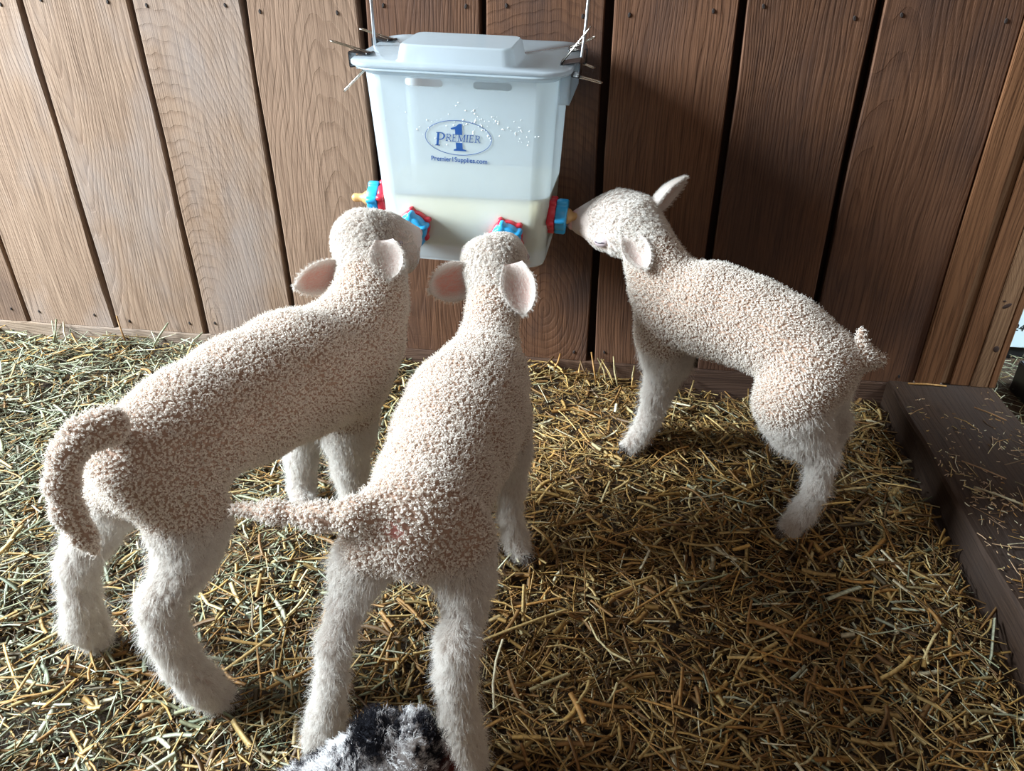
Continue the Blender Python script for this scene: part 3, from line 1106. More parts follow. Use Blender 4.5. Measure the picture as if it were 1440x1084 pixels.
# ------------------------------------------------------------------ hanging rods and binder clips
rodL = tube_obj('hanging_rod', [(-0.1325, -0.110, 0.528), (-0.1330, -0.112, 0.536), (-0.1330, -0.111, 0.60), (-0.1330, -0.108, 0.72), (-0.133, -0.095, 0.755), (-0.133, -0.06, 0.77), (-0.133, 0.0, 0.772)], 0.0024, M['steel'])
tag(rodL, 'straight galvanised steel hanging rod at the left end of the feeder', 'rod')
rodR = tube_obj('hanging_rod', [(0.160, -0.115, 0.515), (0.161, -0.115, 0.530), (0.1655, -0.113, 0.575), (0.1675, -0.11, 0.61), (0.167, -0.107, 0.72), (0.167, -0.095, 0.755), (0.167, -0.06, 0.77), (0.167, 0.0, 0.772)], 0.0024, M['steel'])
tag(rodR, 'slightly bent galvanised steel hanging rod at the right end of the feeder', 'rod')


def wire_loop(l, w, tail):
    """binder clip handle in local frame: eye at x=l, legs back to x=0"""
    pts = [(0, -w, 0), (l * 0.55, -w * 0.62, 0), (l * 0.80, -w * 0.55, 0)]
    for k in range(7):
        a = -math.pi / 2 + math.pi * k / 6
        pts.append((l * 0.88 + l * 0.12 * math.cos(a), w * 0.60 * math.sin(a), 0))
    pts += [(l * 0.80, w * 0.55, 0), (l * 0.55, w * 0.62, 0), (0, w, 0)]
    return pts


def binder_clip(loc, rot, top_ang, bot_ang, label, hl=0.030):
    """jaw opens to local -x, spine at +x; width along y"""
    c = empty('binder_clip', loc, rot)
    tag(c, label, 'clip', 'binder clips on the feeder lid')
    w, hs = 0.0165, 0.0100
    bm = bmesh.new()
    pr = [(-0.014, 0.0022), (0.010, hs - .003), (0.0118, hs - .0045), (0.0118, -hs - .002), (0.010, -hs - .0035), (-0.014, -0.0095)]
    t = 0.0012
    pin = [(-0.014, 0.0010), (0.0095, hs - .003 - t), (0.0106, hs - t - .005), (0.0106, -hs + t - .0014), (0.0095, -hs - .0035 + t), (-0.014, -0.0083)]
    lo = [[bm.verts.new((px, s, pz)) for px, pz in pr] for s in (-w, w)]
    li_ = [[bm.verts.new((px, s, pz)) for px, pz in pin] for s in (-w, w)]
    for k in range(5):
        bm.faces.new((lo[0][k], lo[0][k + 1], lo[1][k + 1], lo[1][k]))
        bm.faces.new((li_[0][k + 1], li_[0][k], li_[1][k], li_[1][k + 1]))
        for s in (0, 1):
            bm.faces.new((lo[s][k], lo[s][k + 1], li_[s][k + 1], li_[s][k]))
    for k in (0, 5):
        bm.faces.new((lo[0][k], lo[1][k], li_[1][k], li_[0][k]))
    bmesh.ops.recalc_face_normals(bm, faces=bm.faces[:])
    link('clip_body', bm_mesh('clip_body', bm, M['black']), c)
    for zz in (0.0026, -0.0092):
        v, q = tube_mesh([(-0.014, -w, zz), (-0.014, w, zz)], 0.0017, 8)
        link('jaw_roll', mesh_np('jaw_roll', v, q, [M['black']]), c)
    for zz, ang in ((0.0030, top_ang), (-0.0095, bot_ang)):
        v, q = tube_mesh(wire_loop(hl, 0.0085, 0), 0.00095, 6)
        h = link('wire_handle', mesh_np('wire_handle', v, q, [M['nickel']]), c, (-0.014, 0, zz), (0, -ang, 0))
    return c


def fpt(x, y, z):
    return FM @ Vector((x, y, z))


FR = (FROT[0], FROT[1], 0)
binder_clip(fpt(-0.1440, -0.055, 0.2815), (FR[0], FR[1], math.pi + 0.05), 0.30, -0.70, 'black binder clip at the front left corner of the feeder lid', 0.056)
binder_clip(fpt(-0.1440, 0.050, 0.2815), (FR[0], FR[1], math.pi - 0.1), 0.30, -0.6, 'black binder clip at the back left corner of the feeder lid', 0.052)
binder_clip(fpt(0.1440, -0.045, 0.2815), (FR[0], FR[1], 0.0), 0.90, -0.20, 'black binder clip with raised wire handle at the front right of the lid', 0.056)
binder_clip(fpt(0.1440, 0.050, 0.2815), (FR[0], FR[1], 0.1), 0.45, -0.3, 'small clip behind the right hanging rod at the back of the lid', 0.040)

# ------------------------------------------------------------------ lambs
# chains of joints (x, y, z, radius) in metres; one smooth skin is grown over each lamb
LAMBS = {
 'middle': dict(chains=[
   ('wool', 0.02, [(0.0866, -0.775, 0.258, 0.0503), (0.0809, -0.7, 0.2393, 0.0547), (0.0799, -0.62, 0.2328, 0.0631), (0.0798, -0.555, 0.2309, 0.066), (0.0853, -0.495, 0.2349, 0.0548), (0.083, -0.435, 0.2475, 0.0366), (0.0798, -0.385, 0.268, 0.0316), (0.0769, -0.345, 0.2887, 0.0342)]),
   ('wool', 0.02, [(0.0596, -0.785, 0.2685, 0.0271), (0.123, -0.775, 0.2494, 0.0275)]),
   ('wool', 0.015, [(0.0769, -0.345, 0.2937, 0.0341), (0.0705, -0.318, 0.3052, 0.0413)]),
   ('face', 0.012, [(0.0715, -0.318, 0.3052, 0.0403), (0.0744, -0.29, 0.3075, 0.0335), (0.0793, -0.266, 0.3109, 0.0234), (0.0808, -0.25, 0.3134, 0.0148)]),
   ('face', 0.012, [(0.0471, -0.295, 0.3079, 0.0249), (0.068, -0.27, 0.3015, 0.0215)]),
   ('face', 0.012, [(0.0917, -0.295, 0.3064, 0.0229), (0.0819, -0.27, 0.3044, 0.0195)]),
   ('wool', 0.014, [(0.0497, -0.785, 0.2422, 0.0314), (0.0321, -0.785, 0.207, 0.0249)]),
   ('hair', 0.01, [(0.0321, -0.785, 0.207, 0.0249), (0.0174, -0.79, 0.1664, 0.0185), (0.0096, -0.81, 0.137, 0.0172), (0.0037, -0.812, 0.1003, 0.0157), (-0.0129, -0.806, 0.033, 0.018), (-0.0216, -0.804, -0.0046, 0.0207), (-0.0234, -0.8156, -0.018, 0.0178)]),
   ('wool', 0.014, [(0.1206, -0.78, 0.2393, 0.0312), (0.1262, -0.785, 0.2123, 0.0255)]),
   ('hair', 0.01, [(0.1262, -0.785, 0.2123, 0.0255), (0.1262, -0.79, 0.1836, 0.0198), (0.1231, -0.812, 0.1589, 0.0202), (0.1194, -0.812, 0.117, 0.019), (0.1189, -0.806, 0.0546, 0.0193), (0.1215, -0.803, 0.0114, 0.0214), (0.1298, -0.807, -0.018, 0.0175)]),
   ('wool', 0.014, [(0.1176, -0.51, 0.1933, 0.0334), (0.1252, -0.505, 0.1393, 0.0216)]),
   ('hair', 0.008, [(0.1252, -0.505, 0.1393, 0.0207), (0.1225, -0.5, 0.0861, 0.0187), (0.1186, -0.5, 0.0431, 0.0173), (0.1255, -0.497, 0.0018, 0.0187), (0.1352, -0.5052, -0.018, 0.0159)]),
   ('wool', 0.014, [(0.0686, -0.51, 0.1784, 0.0305), (0.0653, -0.505, 0.1112, 0.0212)]),
   ('hair', 0.008, [(0.0653, -0.505, 0.1112, 0.0203), (0.0629, -0.505, 0.0427, 0.0174), (0.0641, -0.505, -0.0055, 0.0169), (0.0714, -0.5242, -0.018, 0.0148)]),
   ('wool', 0.012, [(0.0665, -0.795, 0.2777, 0.019), (0.0438, -0.805, 0.2862, 0.0148), (0.012, -0.805, 0.28, 0.0126), (-0.029, -0.8, 0.276, 0.0105), (-0.0689, -0.79, 0.2658, 0.009)]),
  ], ears=[((0.0451, -0.335, 0.2995), (-0.0081, -0.352, 0.2804), (0.119, -0.75, 0.4314), 0.0521, 0.3, 1.0), ((0.1067, -0.375, 0.328), (0.1236, -0.405, 0.2804), (0.1675, -0.75, 0.4771), 0.0439, 0.22, 0.6)], eyes=[(0.0308, -0.3, 0.315, 0.0048), (0.108, -0.295, 0.3113, 0.0047)], nose=None, pink=[(0.0786, -0.83, 0.2898, 0.007), (0.0102, -0.8, 0.1757, 0.0088)]),
 'left': dict(chains=[
   ('wool', 0.02, [(-0.183, -0.735, 0.2723, 0.0512), (-0.1685, -0.68, 0.2657, 0.0603), (-0.1504, -0.605, 0.2545, 0.0687), (-0.1268, -0.53, 0.2437, 0.0742), (-0.1031, -0.465, 0.229, 0.0721), (-0.089, -0.425, 0.2474, 0.0576), (-0.0804, -0.385, 0.2742, 0.0477), (-0.0844, -0.355, 0.301, 0.0437)]),
   ('wool', 0.02, [(-0.0859, -0.435, 0.2015, 0.0402), (-0.073, -0.42, 0.2359, 0.0399)]),
   ('wool', 0.015, [(-0.0839, -0.355, 0.306, 0.0417), (-0.0997, -0.325, 0.3312, 0.0423)]),
   ('face', 0.014, [(-0.0996, -0.325, 0.3322, 0.0414), (-0.0801, -0.3, 0.3301, 0.0345), (-0.0641, -0.278, 0.3241, 0.0234), (-0.0559, -0.26, 0.3233, 0.0149)]),
   ('face', 0.014, [(-0.0762, -0.32, 0.3066, 0.0324), (-0.0598, -0.295, 0.304, 0.0214), (-0.0531, -0.266, 0.3121, 0.0129)]),
   ('wool', 0.016, [(-0.1753, -0.725, 0.241, 0.0516), (-0.1648, -0.725, 0.1924, 0.0392), (-0.1635, -0.738, 0.1643, 0.0309)]),
   ('hair', 0.01, [(-0.1626, -0.738, 0.1682, 0.0308), (-0.1664, -0.75, 0.1497, 0.0273), (-0.1833, -0.775, 0.1212, 0.0237), (-0.1817, -0.782, 0.0872, 0.0226), (-0.1758, -0.782, 0.0487, 0.021), (-0.1646, -0.78, 0.0134, 0.0215), (-0.1512, -0.7743, -0.014, 0.0197)]),
   ('wool', 0.016, [(-0.2117, -0.72, 0.24, 0.0454), (-0.2514, -0.715, 0.1917, 0.0302)]),
   ('hair', 0.01, [(-0.2514, -0.715, 0.1917, 0.0273), (-0.2846, -0.72, 0.1493, 0.0273), (-0.3009, -0.735, 0.1163, 0.0216), (-0.3122, -0.735, 0.0701, 0.02), (-0.33, -0.728, 0.0181, 0.0232), (-0.3271, -0.7206, -0.014, 0.0189)]),
   ('wool', 0.014, [(-0.1677, -0.45, 0.1603, 0.0466), (-0.1724, -0.44, 0.1027, 0.0251)]),
   ('hair', 0.008, [(-0.1724, -0.44, 0.1027, 0.0242), (-0.189, -0.43, 0.0461, 0.0231), (-0.1962, -0.427, -0.0012, 0.0206), (-0.1848, -0.4564, -0.018, 0.0172)]),
   ('wool', 0.016, [(-0.1026, -0.45, 0.177, 0.0531), (-0.1056, -0.45, 0.1103, 0.0351)]),
   ('hair', 0.008, [(-0.1056, -0.45, 0.1103, 0.0341), (-0.1141, -0.44, 0.0492, 0.0266), (-0.115, -0.435, 0.0016, 0.0223), (-0.0991, -0.4639, -0.018, 0.0179)]),
   ('wool', 0.012, [(-0.1794, -0.775, 0.329, 0.0203), (-0.1913, -0.79, 0.3293, 0.0159), (-0.2038, -0.8, 0.3149, 0.0141), (-0.213, -0.805, 0.2881, 0.0144), (-0.2173, -0.805, 0.2567, 0.0141), (-0.2161, -0.8, 0.2267, 0.012), (-0.2145, -0.795, 0.2021, 0.0084)]),
  ], ears=[((-0.1198, -0.36, 0.3059), (-0.1699, -0.405, 0.298), (0.0585, -0.85, 0.4857), 0.0427, 0.3, 0.8), ((-0.0599, -0.365, 0.3469), (-0.0485, -0.395, 0.3119), (0.1057, -0.85, 0.5296), 0.0431, 0.12, 0.3)], eyes=[(-0.0551, -0.325, 0.3306, 0.0056)], nose=(-0.0538, -0.256, 0.3251, 0.0089), pink=[(-0.2004, -0.78, 0.3054, 0.0043)]),
 'right': dict(chains=[
   ('wool', 0.02, [(0.5019, -0.35, 0.2129, 0.0433), (0.4851, -0.345, 0.214, 0.0509), (0.4511, -0.32, 0.2284, 0.0555), (0.4082, -0.29, 0.2355, 0.059), (0.3634, -0.262, 0.2363, 0.0626), (0.3211, -0.237, 0.235, 0.0582), (0.2966, -0.222, 0.2553, 0.0464), (0.2799, -0.207, 0.2871, 0.0373), (0.2655, -0.193, 0.315, 0.0342)]),
   ('wool', 0.015, [(0.2983, -0.235, 0.2149, 0.0346), (0.2964, -0.235, 0.1806, 0.0351)]),
   ('wool', 0.014, [(0.2655, -0.193, 0.315, 0.0322), (0.2483, -0.18, 0.3285, 0.0365)]),
   ('face', 0.012, [(0.2462, -0.178, 0.3288, 0.0386), (0.2273, -0.168, 0.3351, 0.0327), (0.2069, -0.16, 0.3295, 0.0269), (0.1872, -0.152, 0.3206, 0.023), (0.1703, -0.147, 0.3159, 0.019)]),
   ('face', 0.012, [(0.2297, -0.182, 0.3061, 0.0287), (0.2058, -0.17, 0.3039, 0.0208), (0.1782, -0.15, 0.3086, 0.0148)]),
   ('wool', 0.014, [(0.3104, -0.235, 0.1931, 0.0472), (0.3111, -0.232, 0.1449, 0.0357)]),
   ('hair', 0.008, [(0.3117, -0.232, 0.139, 0.0316), (0.3018, -0.23, 0.0752, 0.0206), (0.2951, -0.228, 0.0279, 0.0178), (0.2844, -0.227, -0.0034, 0.0169), (0.2681, -0.2383, -0.022, 0.0158)]),
   ('wool', 0.014, [(0.3244, -0.2, 0.1651, 0.0383), (0.3245, -0.195, 0.1137, 0.0284)]),
   ('hair', 0.008, [(0.3245, -0.195, 0.1137, 0.0262), (0.3147, -0.19, 0.0456, 0.017), (0.3037, -0.19, 0.0068, 0.0161), (0.2943, -0.188, -0.0176, 0.0151), (0.2834, -0.2079, -0.022, 0.0138)]),
   ('wool', 0.016, [(0.4816, -0.36, 0.1961, 0.0562), (0.4653, -0.375, 0.1665, 0.0473), (0.4779, -0.382, 0.1341, 0.0367)]),
   ('hair', 0.01, [(0.4809, -0.382, 0.1366, 0.0348), (0.493, -0.388, 0.1231, 0.0312), (0.5101, -0.4, 0.1053, 0.021), (0.5138, -0.4, 0.0539, 0.0169), (0.5052, -0.395, 0.0064, 0.0174), (0.4897, -0.4009, -0.022, 0.0166)]),
   ('wool', 0.016, [(0.5085, -0.31, 0.1698, 0.0496), (0.5163, -0.305, 0.1338, 0.039)]),
   ('hair', 0.01, [(0.5163, -0.305, 0.1338, 0.0351), (0.5415, -0.32, 0.1053, 0.0224), (0.5415, -0.318, 0.0501, 0.016), (0.5405, -0.31, 0.0128, 0.0154), (0.5401, -0.2933, -0.022, 0.0147)]),
   ('wool', 0.012, [(0.5196, -0.36, 0.2219, 0.0231), (0.541, -0.36, 0.2286, 0.0159), (0.5615, -0.36, 0.2273, 0.0115)]),
   ('wool', 0.008, [(0.5416, -0.36, 0.2337, 0.0123), (0.5322, -0.36, 0.2654, 0.0069)]),
  ], ears=[((0.2705, -0.165, 0.3497), (0.315, -0.16, 0.3896), (0.3411, -0.2, 0.3316), 0.0445, 0.55, 0.6), ((0.246, -0.222, 0.3181), (0.2708, -0.262, 0.2914), (0.2964, -0.55, 0.4068), 0.0374, 0.35, 0.4)], eyes=[(0.2098, -0.187, 0.3026, 0.0113)], nose=(0.1669, -0.145, 0.3162, 0.0095), pink=[(0.1628, -0.15, 0.3242, 0.0115)]),
 'spotted': dict(chains=[
   ('wool', 0.02, [(0.049, -0.98, 0.1656, 0.0272), (0.0928, -0.97, 0.1808, 0.0308), (0.1292, -0.96, 0.171, 0.0255)]),
   ('wool', 0.012, [(0.0946, -0.955, 0.186, 0.0187), (0.0995, -0.95, 0.2114, 0.0125), (0.1012, -0.95, 0.2286, 0.009)]),
   ('wool', 0.012, [(0.1284, -0.955, 0.1939, 0.0174), (0.1256, -0.95, 0.2156, 0.0124), (0.1268, -0.95, 0.2325, 0.0089)]),
   ('wool', 0.01, [(0.104, -0.95, 0.2162, 0.0105), (0.1225, -0.95, 0.2203, 0.0105)]),
   ('wool', 0.01, [(0.0383, -0.98, 0.1628, 0.0147), (0.0383, -0.98, 0.1628, 0.0127)]),
   ('wool', 0.012, [(0.03, -1.0, 0.14, 0.018), (0.03, -1.0, 0.07, 0.012), (0.03, -1.0, -0.012, 0.011)]),
   ('wool', 0.012, [(0.06, -0.965, 0.14, 0.018), (0.06, -0.965, 0.07, 0.012), (0.06, -0.965, -0.012, 0.011)]),
   ('wool', 0.012, [(0.14, -0.95, 0.14, 0.018), (0.14, -0.95, 0.07, 0.012), (0.14, -0.95, -0.012, 0.011)]),
   ('wool', 0.012, [(0.12, -0.985, 0.14, 0.018), (0.12, -0.985, 0.07, 0.012), (0.12, -0.985, -0.012, 0.011)]),
  ], ears=[], eyes=[], nose=None, pink=[]),
}



def surface_nets(Fv, org, h):
    nx_, ny_, nz_ = Fv.shape
    S = Fv < 0
    c = [S[i:nx_ - 1 + i, j:ny_ - 1 + j, k:nz_ - 1 + k] for i in (0, 1) for j in (0, 1) for k in (0, 1)]
    cnt = sum(a.astype(np.int8) for a in c)
    act = (cnt > 0) & (cnt < 8)
    idx = -np.ones(act.shape, np.int64)
    I, Jx, K_ = np.nonzero(act)
    idx[I, Jx, K_] = np.arange(len(I))
    P = np.zeros((len(I), 3))
    W = np.zeros(len(I))
    corners = [(i, j, k) for i in (0, 1) for j in (0, 1) for k in (0, 1)]
    for a in corners:
        for ax in range(3):
            if a[ax] == 0:
                b = list(a)
                b[ax] = 1
                fa_ = Fv[I + a[0], Jx + a[1], K_ + a[2]]
                fb_ = Fv[I + b[0], Jx + b[1], K_ + b[2]]
                cr = (fa_ < 0) != (fb_ < 0)
                t = np.where(cr, fa_ / (fa_ - fb_ + 1e-12), 0)
                p = np.tile(np.array(a, float), (len(I), 1))
                p[:, ax] += t
                P[cr] += p[cr]
                W[cr] += 1
    P = P / W[:, None] + np.stack([I, Jx, K_], 1)
    V = P * h + org
    quads = []
    for ax in range(3):
        b, c2 = (ax + 1) % 3, (ax + 2) % 3
        sl0 = [slice(None)] * 3
        sl1 = [slice(None)] * 3
        sl0[ax], sl1[ax] = slice(0, -1), slice(1, None)
        A, B = S[tuple(sl0)], S[tuple(sl1)]
        E = np.stack(np.nonzero(A != B), 1)
        ok = (E[:, b] > 0) & (E[:, c2] > 0) & (E[:, b] < act.shape[b]) & (E[:, c2] < act.shape[c2]) & (E[:, ax] < act.shape[ax])
        E = E[ok]
        inside_first = A[E[:, 0], E[:, 1], E[:, 2]]
        def cell(db, dc):
            q = E.copy()
            q[:, b] -= db
            q[:, c2] -= dc
            return idx[q[:, 0], q[:, 1], q[:, 2]]
        q = np.stack([cell(1, 1), cell(0, 1), cell(0, 0), cell(1, 0)], 1)
        q[~inside_first] = q[~inside_first][:, ::-1]
        quads.append(q)
    return V, np.concatenate(quads)


def grow_body(spec, h=0.0042):
    """smooth union of tapered limbs -> verts, quads, normals, wool and face weights"""
    allj = np.array([j for _, _, js in spec for j in js])
    lo = (allj[:, :3] - allj[:, 3:]).min(0) - 0.03
    hi = (allj[:, :3] + allj[:, 3:]).max(0) + 0.03
    dims = np.ceil((hi - lo) / h).astype(int) + 1
    ax = [lo[i] + np.arange(dims[i]) * h for i in range(3)]
    Fv = np.full(dims, 0.06)
    segs = []
    for tg, k, js in spec:
        for a, b in zip(js[:-1], js[1:]):
            a, b = np.array(a), np.array(b)
            segs.append((tg, a, b))
            r = max(a[3], b[3]) + 0.035
            l = np.maximum(((np.minimum(a, b)[:3] - r - lo) / h).astype(int), 0)
            u = np.minimum(((np.maximum(a, b)[:3] + r - lo) / h).astype(int) + 2, dims)
            G = np.stack(np.meshgrid(ax[0][l[0]:u[0]], ax[1][l[1]:u[1]], ax[2][l[2]:u[2]], indexing='ij'), -1)
            d = seg_dist(G, a, b)
            sub = Fv[l[0]:u[0], l[1]:u[1], l[2]:u[2]]
            hh = np.maximum(k - np.abs(sub - d), 0) / k
            Fv[l[0]:u[0], l[1]:u[1], l[2]:u[2]] = np.minimum(sub, d) - hh * hh * k * 0.25
    V, Q = surface_nets(Fv, lo, h)
    wts = {}
    for tg, a, b in segs:
        d = seg_dist(V, a, b)
        e = np.exp(-np.clip(d, -0.02, 0.2) / 0.006)
        wts[tg] = wts.get(tg, 0) + e
    tot = sum(wts.values())
    return V, Q, {k: v / tot for k, v in wts.items()}


def seg_dist(G, a, b):
    ab = b[:3] - a[:3]
    L2 = float(ab @ ab) + 1e-12
    t = np.clip(((G - a[:3]) @ ab) / L2, 0, 1)
    c = a[:3] + t[..., None] * ab
    return np.linalg.norm(G - c, axis=-1) - (a[3] + t * (b[3] - a[3]))


def vnormals(V, Q):
    n = np.cross(V[Q[:, 2]] - V[Q[:, 0]], V[Q[:, 3]] - V[Q[:, 1]])
    N = np.zeros_like(V)
    for k in range(4):
        np.add.at(N, Q[:, k], n)
    return N / (np.linalg.norm(N, axis=1)[:, None] + 1e-12)


def sample(V, Q, N, weight, pitch, rng):
    """even-ish points on the skin, thinned to one per voxel of the given pitch"""
    T = np.concatenate([Q[:, [0, 1, 2]], Q[:, [0, 2, 3]]])
    ar = np.linalg.norm(np.cross(V[T[:, 1]] - V[T[:, 0]], V[T[:, 2]] - V[T[:, 0]]), axis=1) / 2
    w = weight[T].mean(1)
    cnt = int(ar.sum() / pitch ** 2 * 3.2)
    p = ar * (w > 0.02)
    f = rng.choice(len(T), cnt, p=p / p.sum())
    u, v = rng.rand(cnt), rng.rand(cnt)
    s = u + v > 1
    u[s], v[s] = 1 - u[s], 1 - v[s]
    b = np.stack([1 - u - v, u, v], 1)
    P = (V[T[f]] * b[..., None]).sum(1)
    Nn = (N[T[f]] * b[..., None]).sum(1)
    Wt = (weight[T[f]] * b).sum(1)
    keep = rng.rand(cnt) < np.clip(Wt * 1.5, 0, 1)
    P, Nn, Wt = P[keep], Nn[keep], Wt[keep]
    key = np.floor(P / pitch).astype(np.int64)
    key = (key[:, 0] * 73856093) ^ (key[:, 1] * 19349663) ^ (key[:, 2] * 83492791)
    _, first = np.unique(key, return_index=True)
    return P[first], Nn[first] / (np.linalg.norm(Nn[first], axis=1)[:, None] + 1e-9), Wt[first]


def frames(Nn, rng):
    r = rng.randn(*Nn.shape)
    a = r - (r * Nn).sum(1)[:, None] * Nn
    a /= np.linalg.norm(a, axis=1)[:, None] + 1e-9
    return a, np.cross(Nn, a)


def hair_object(name, strands, radii, mat, parent):
    """strands (n, k, 3), radii (n, k)"""
    n, k, _ = strands.shape
    hc = bpy.data.hair_curves.new(name)
    hc.add_curves([k] * n)
    hc.attributes['position'].data.foreach_set('vector', strands.astype(np.float32).ravel())
    ra = hc.attributes.get('radius') or hc.attributes.new('radius', 'FLOAT', 'POINT')
    ra.data.foreach_set('value', radii.astype(np.float32).ravel())
    hc.materials.append(mat)
    return link(name, hc, parent)


def curl_locks(P, Nn, rng, length, rad, curl, turns=1.25, k=8):
    a, b = frames(Nn, rng)
    n = len(P)
    tilt = (a * rng.normal(0, 0.25, (n, 1)) + b * rng.normal(0, 0.25, (n, 1)))
    axis = Nn + tilt
    ph = rng.uniform(0, 2 * math.pi, n)
    ln = length * rng.uniform(0.75, 1.25, n)
    cr = curl * rng.uniform(0.7, 1.25, n)
    S = np.zeros((n, k, 3))
    Rr = np.zeros((n, k))
    for i in range(k):
        t = i / (k - 1)
        ang = ph + turns * 2 * math.pi * t
        rr = cr * math.sin(math.pi * min(1, 0.15 + 0.8 * t)) ** 0.8
        S[:, i] = P - Nn * 0.0008 + axis * (ln * t)[:, None] + a * (np.cos(ang) * rr)[:, None] + b * (np.sin(ang) * rr)[:, None]
        Rr[:, i] = rad * (1.0 - 0.45 * t)
    return S, Rr


def straight_hair(P, Nn, comb, rng, length, rad, lay=0.75, k=6, wave=0.0008, clump=0.0, cw=0.0, lf=None):
    n = len(P)
    c = comb - (comb * Nn).sum(1)[:, None] * Nn
    c /= np.linalg.norm(c, axis=1)[:, None] + 1e-9
    a, b = frames(Nn, rng)
    c = c + a * rng.normal(0, 0.35, (n, 1))
    ln = length * rng.uniform(0.6, 1.3, n)
    ctr = P
    if clump > 0:                      # tufts: hairs of one tuft share a lean and draw together at their tips
        kk = np.floor((P + 0.35 * clump * np.sin(P[:, [1, 2, 0]] * 900)) / clump).astype(np.int64)
        kk = (kk[:, 0] * 73856093) ^ (kk[:, 1] * 19349663) ^ (kk[:, 2] * 83492791)
        _, inv = np.unique(kk, return_inverse=True)
        m_ = inv.max() + 1
        cn = np.bincount(inv, minlength=m_)[:, None]
        ctr = np.stack([np.bincount(inv, P[:, q], m_) for q in range(3)], 1) / cn
        ctr = ctr[inv]
        c = c * 1.0 + a * 0 + (rng.normal(0, 0.45, (m_, 3)))[inv]
        c = c - (c * Nn).sum(1)[:, None] * Nn
        c /= np.linalg.norm(c, axis=1)[:, None] + 1e-9
        ln = length * (rng.uniform(0.7, 1.3, m_)[inv]) * rng.uniform(0.8, 1.1, n)
        ph_ = rng.uniform(0, 6.28, m_)[inv]
    if lf is not None:
        ln = ln * lf
    S = np.zeros((n, k, 3))
    Rr = np.zeros((n, k))
    wv = rng.randn(n, k, 3) * wave
    p = P - Nn * 0.0008
    for i in range(k):
        t = i / (k - 1)
        S[:, i] = p + wv[:, i] * t + (ctr - P) * (0.75 * t)
        if cw > 0:
            S[:, i] += np.cross(Nn, c) * (cw * np.sin(ph_ + 5.5 * t) * t ** 0.5)[:, None]
        d = Nn * (1 - lay) + c * (lay * (0.35 + 0.65 * t)) + Nn * 0.25 * (1 - t)
        d /= np.linalg.norm(d, axis=1)[:, None]
        p = p + d * (ln / (k - 1))[:, None]
        Rr[:, i] = rad * (1 - 0.75 * t)
    return S, Rr


def make_ear(spec, parent, hairs, rng):
    base, tip, ref, w, cup, pinkness = spec
    base, tip, ref = np.array(base), np.array(tip), np.array(ref)
    ax = tip - base
    Lx = np.linalg.norm(ax)
    d = ax / Lx
    nrm = ref - base
    nrm = nrm - (nrm @ d) * d
    nrm /= np.linalg.norm(nrm)
    sd = np.cross(nrm, d)
    nu, nv = 14, 11
    prof_ = np.interp(np.linspace(0, 1, nu), [0, 0.12, 0.35, 0.6, 0.8, 0.93, 1], [0.50, 0.68, 0.98, 1.0, 0.82, 0.50, 0.12])
    A, B, PK = [], [], []
    for i in range(nu):
        u = -0.10 + 1.10 * i / (nu - 1)
        hw = w * 0.5 * prof_[i]
        for j in range(nv):
            v = -1 + 2 * j / (nv - 1)
            ang = v * (0.6 + cup * 1.6 * (1.15 - 0.7 * max(u, 0)))
            p = base + d * Lx * u + sd * hw * math.sin(ang) / max(math.sin(min(0.6 + cup * 1.6, 1.57)), .5) + nrm * (hw * (1 - math.cos(ang)) * 0.9 - 0.012 * math.sin(math.pi * max(u, 0)) * cup)
            tk = 0.0016 * (1 - 0.5 * abs(v))
            PK.append(pinkness * max(0.0, min(1.0, (0.80 - abs(v)) / 0.3)) * max(0.0, min(1.0, (0.93 - u) / 0.15)) * max(0.25, min(1.0, (u + 0.05) / 0.35)))
            A.append(p + nrm * tk * 0.5)
            B.append(p - nrm * tk * 0.5)
    V = np.array(A + B)
    off = nu * nv
    Q, MI = [], []
    for i in range(nu - 1):
        for j in range(nv - 1):
            a = i * nv + j
            Q.append((a, a + nv, a + nv + 1, a + 1))
            MI.append(0 if (0 < i < nu - 3 and 1 < j < nv - 3) else 1)
            Q.append((off + a, off + a + 1, off + a + nv + 1, off + a + nv))
            MI.append(1)
    edge = [i * nv for i in range(nu)] + [(nu - 1) * nv + j for j in range(1, nv)] + [i * nv + nv - 1 for i in range(nu - 2, -1, -1)]
    for p, q in zip(edge[:-1], edge[1:]):
        Q.append((p, q, q + off, p + off))
        MI.append(1)
    Q = np.array(Q)
    n0 = np.cross(V[Q[0][2]] - V[Q[0][0]], V[Q[0][3]] - V[Q[0][1]])
    if n0 @ nrm < 0:
        Q = Q[:, ::-1]
    me = mesh_np('ear', V, Q, [M['ear']], True)
    me.attributes.new('pink', 'FLOAT', 'POINT').data.foreach_set('value', np.array(PK + [0.0] * off, np.float32))
    ear = link('ear', me, parent)
    # fine hair on the back and along the margin
    N = vnormals(V, Q)
    wt = np.zeros(len(V))
    wt[off:] = 1.0
    P, Nn, _ = sample(V, Q, N, wt, 0.0011, rng)
    hairs.append(straight_hair(P, Nn, np.tile(d, (len(P), 1)), rng, 0.0045, 0.00011, 0.85))
    ed = np.array(edge)
    wt2 = np.zeros(len(V))
    wt2[:off] = np.clip(0.55 - np.array(PK) * 0.5, 0.0, 1)
    P, Nn, _ = sample(V, Q, N, wt2, 0.0013, rng)
    hairs.append(straight_hair(P, Nn, np.tile(d, (len(P), 1)), rng, 0.0060, 0.00011, 0.8))
    e = ed[rng.randint(0, len(ed) - 1, 420)]
    P = V[e] + rng.randn(420, 3) * 0.0006
    out = V[e] - (base + d * ((V[e] - base) @ d)[:, None])
    out /= np.linalg.norm(out, axis=1)[:, None] + 1e-9
    hairs.append(straight_hair(P, out * 0.8 + nrm * 0.2, np.tile(d, (420, 1)), rng, 0.0048, 0.00012, 0.75))
    return ear


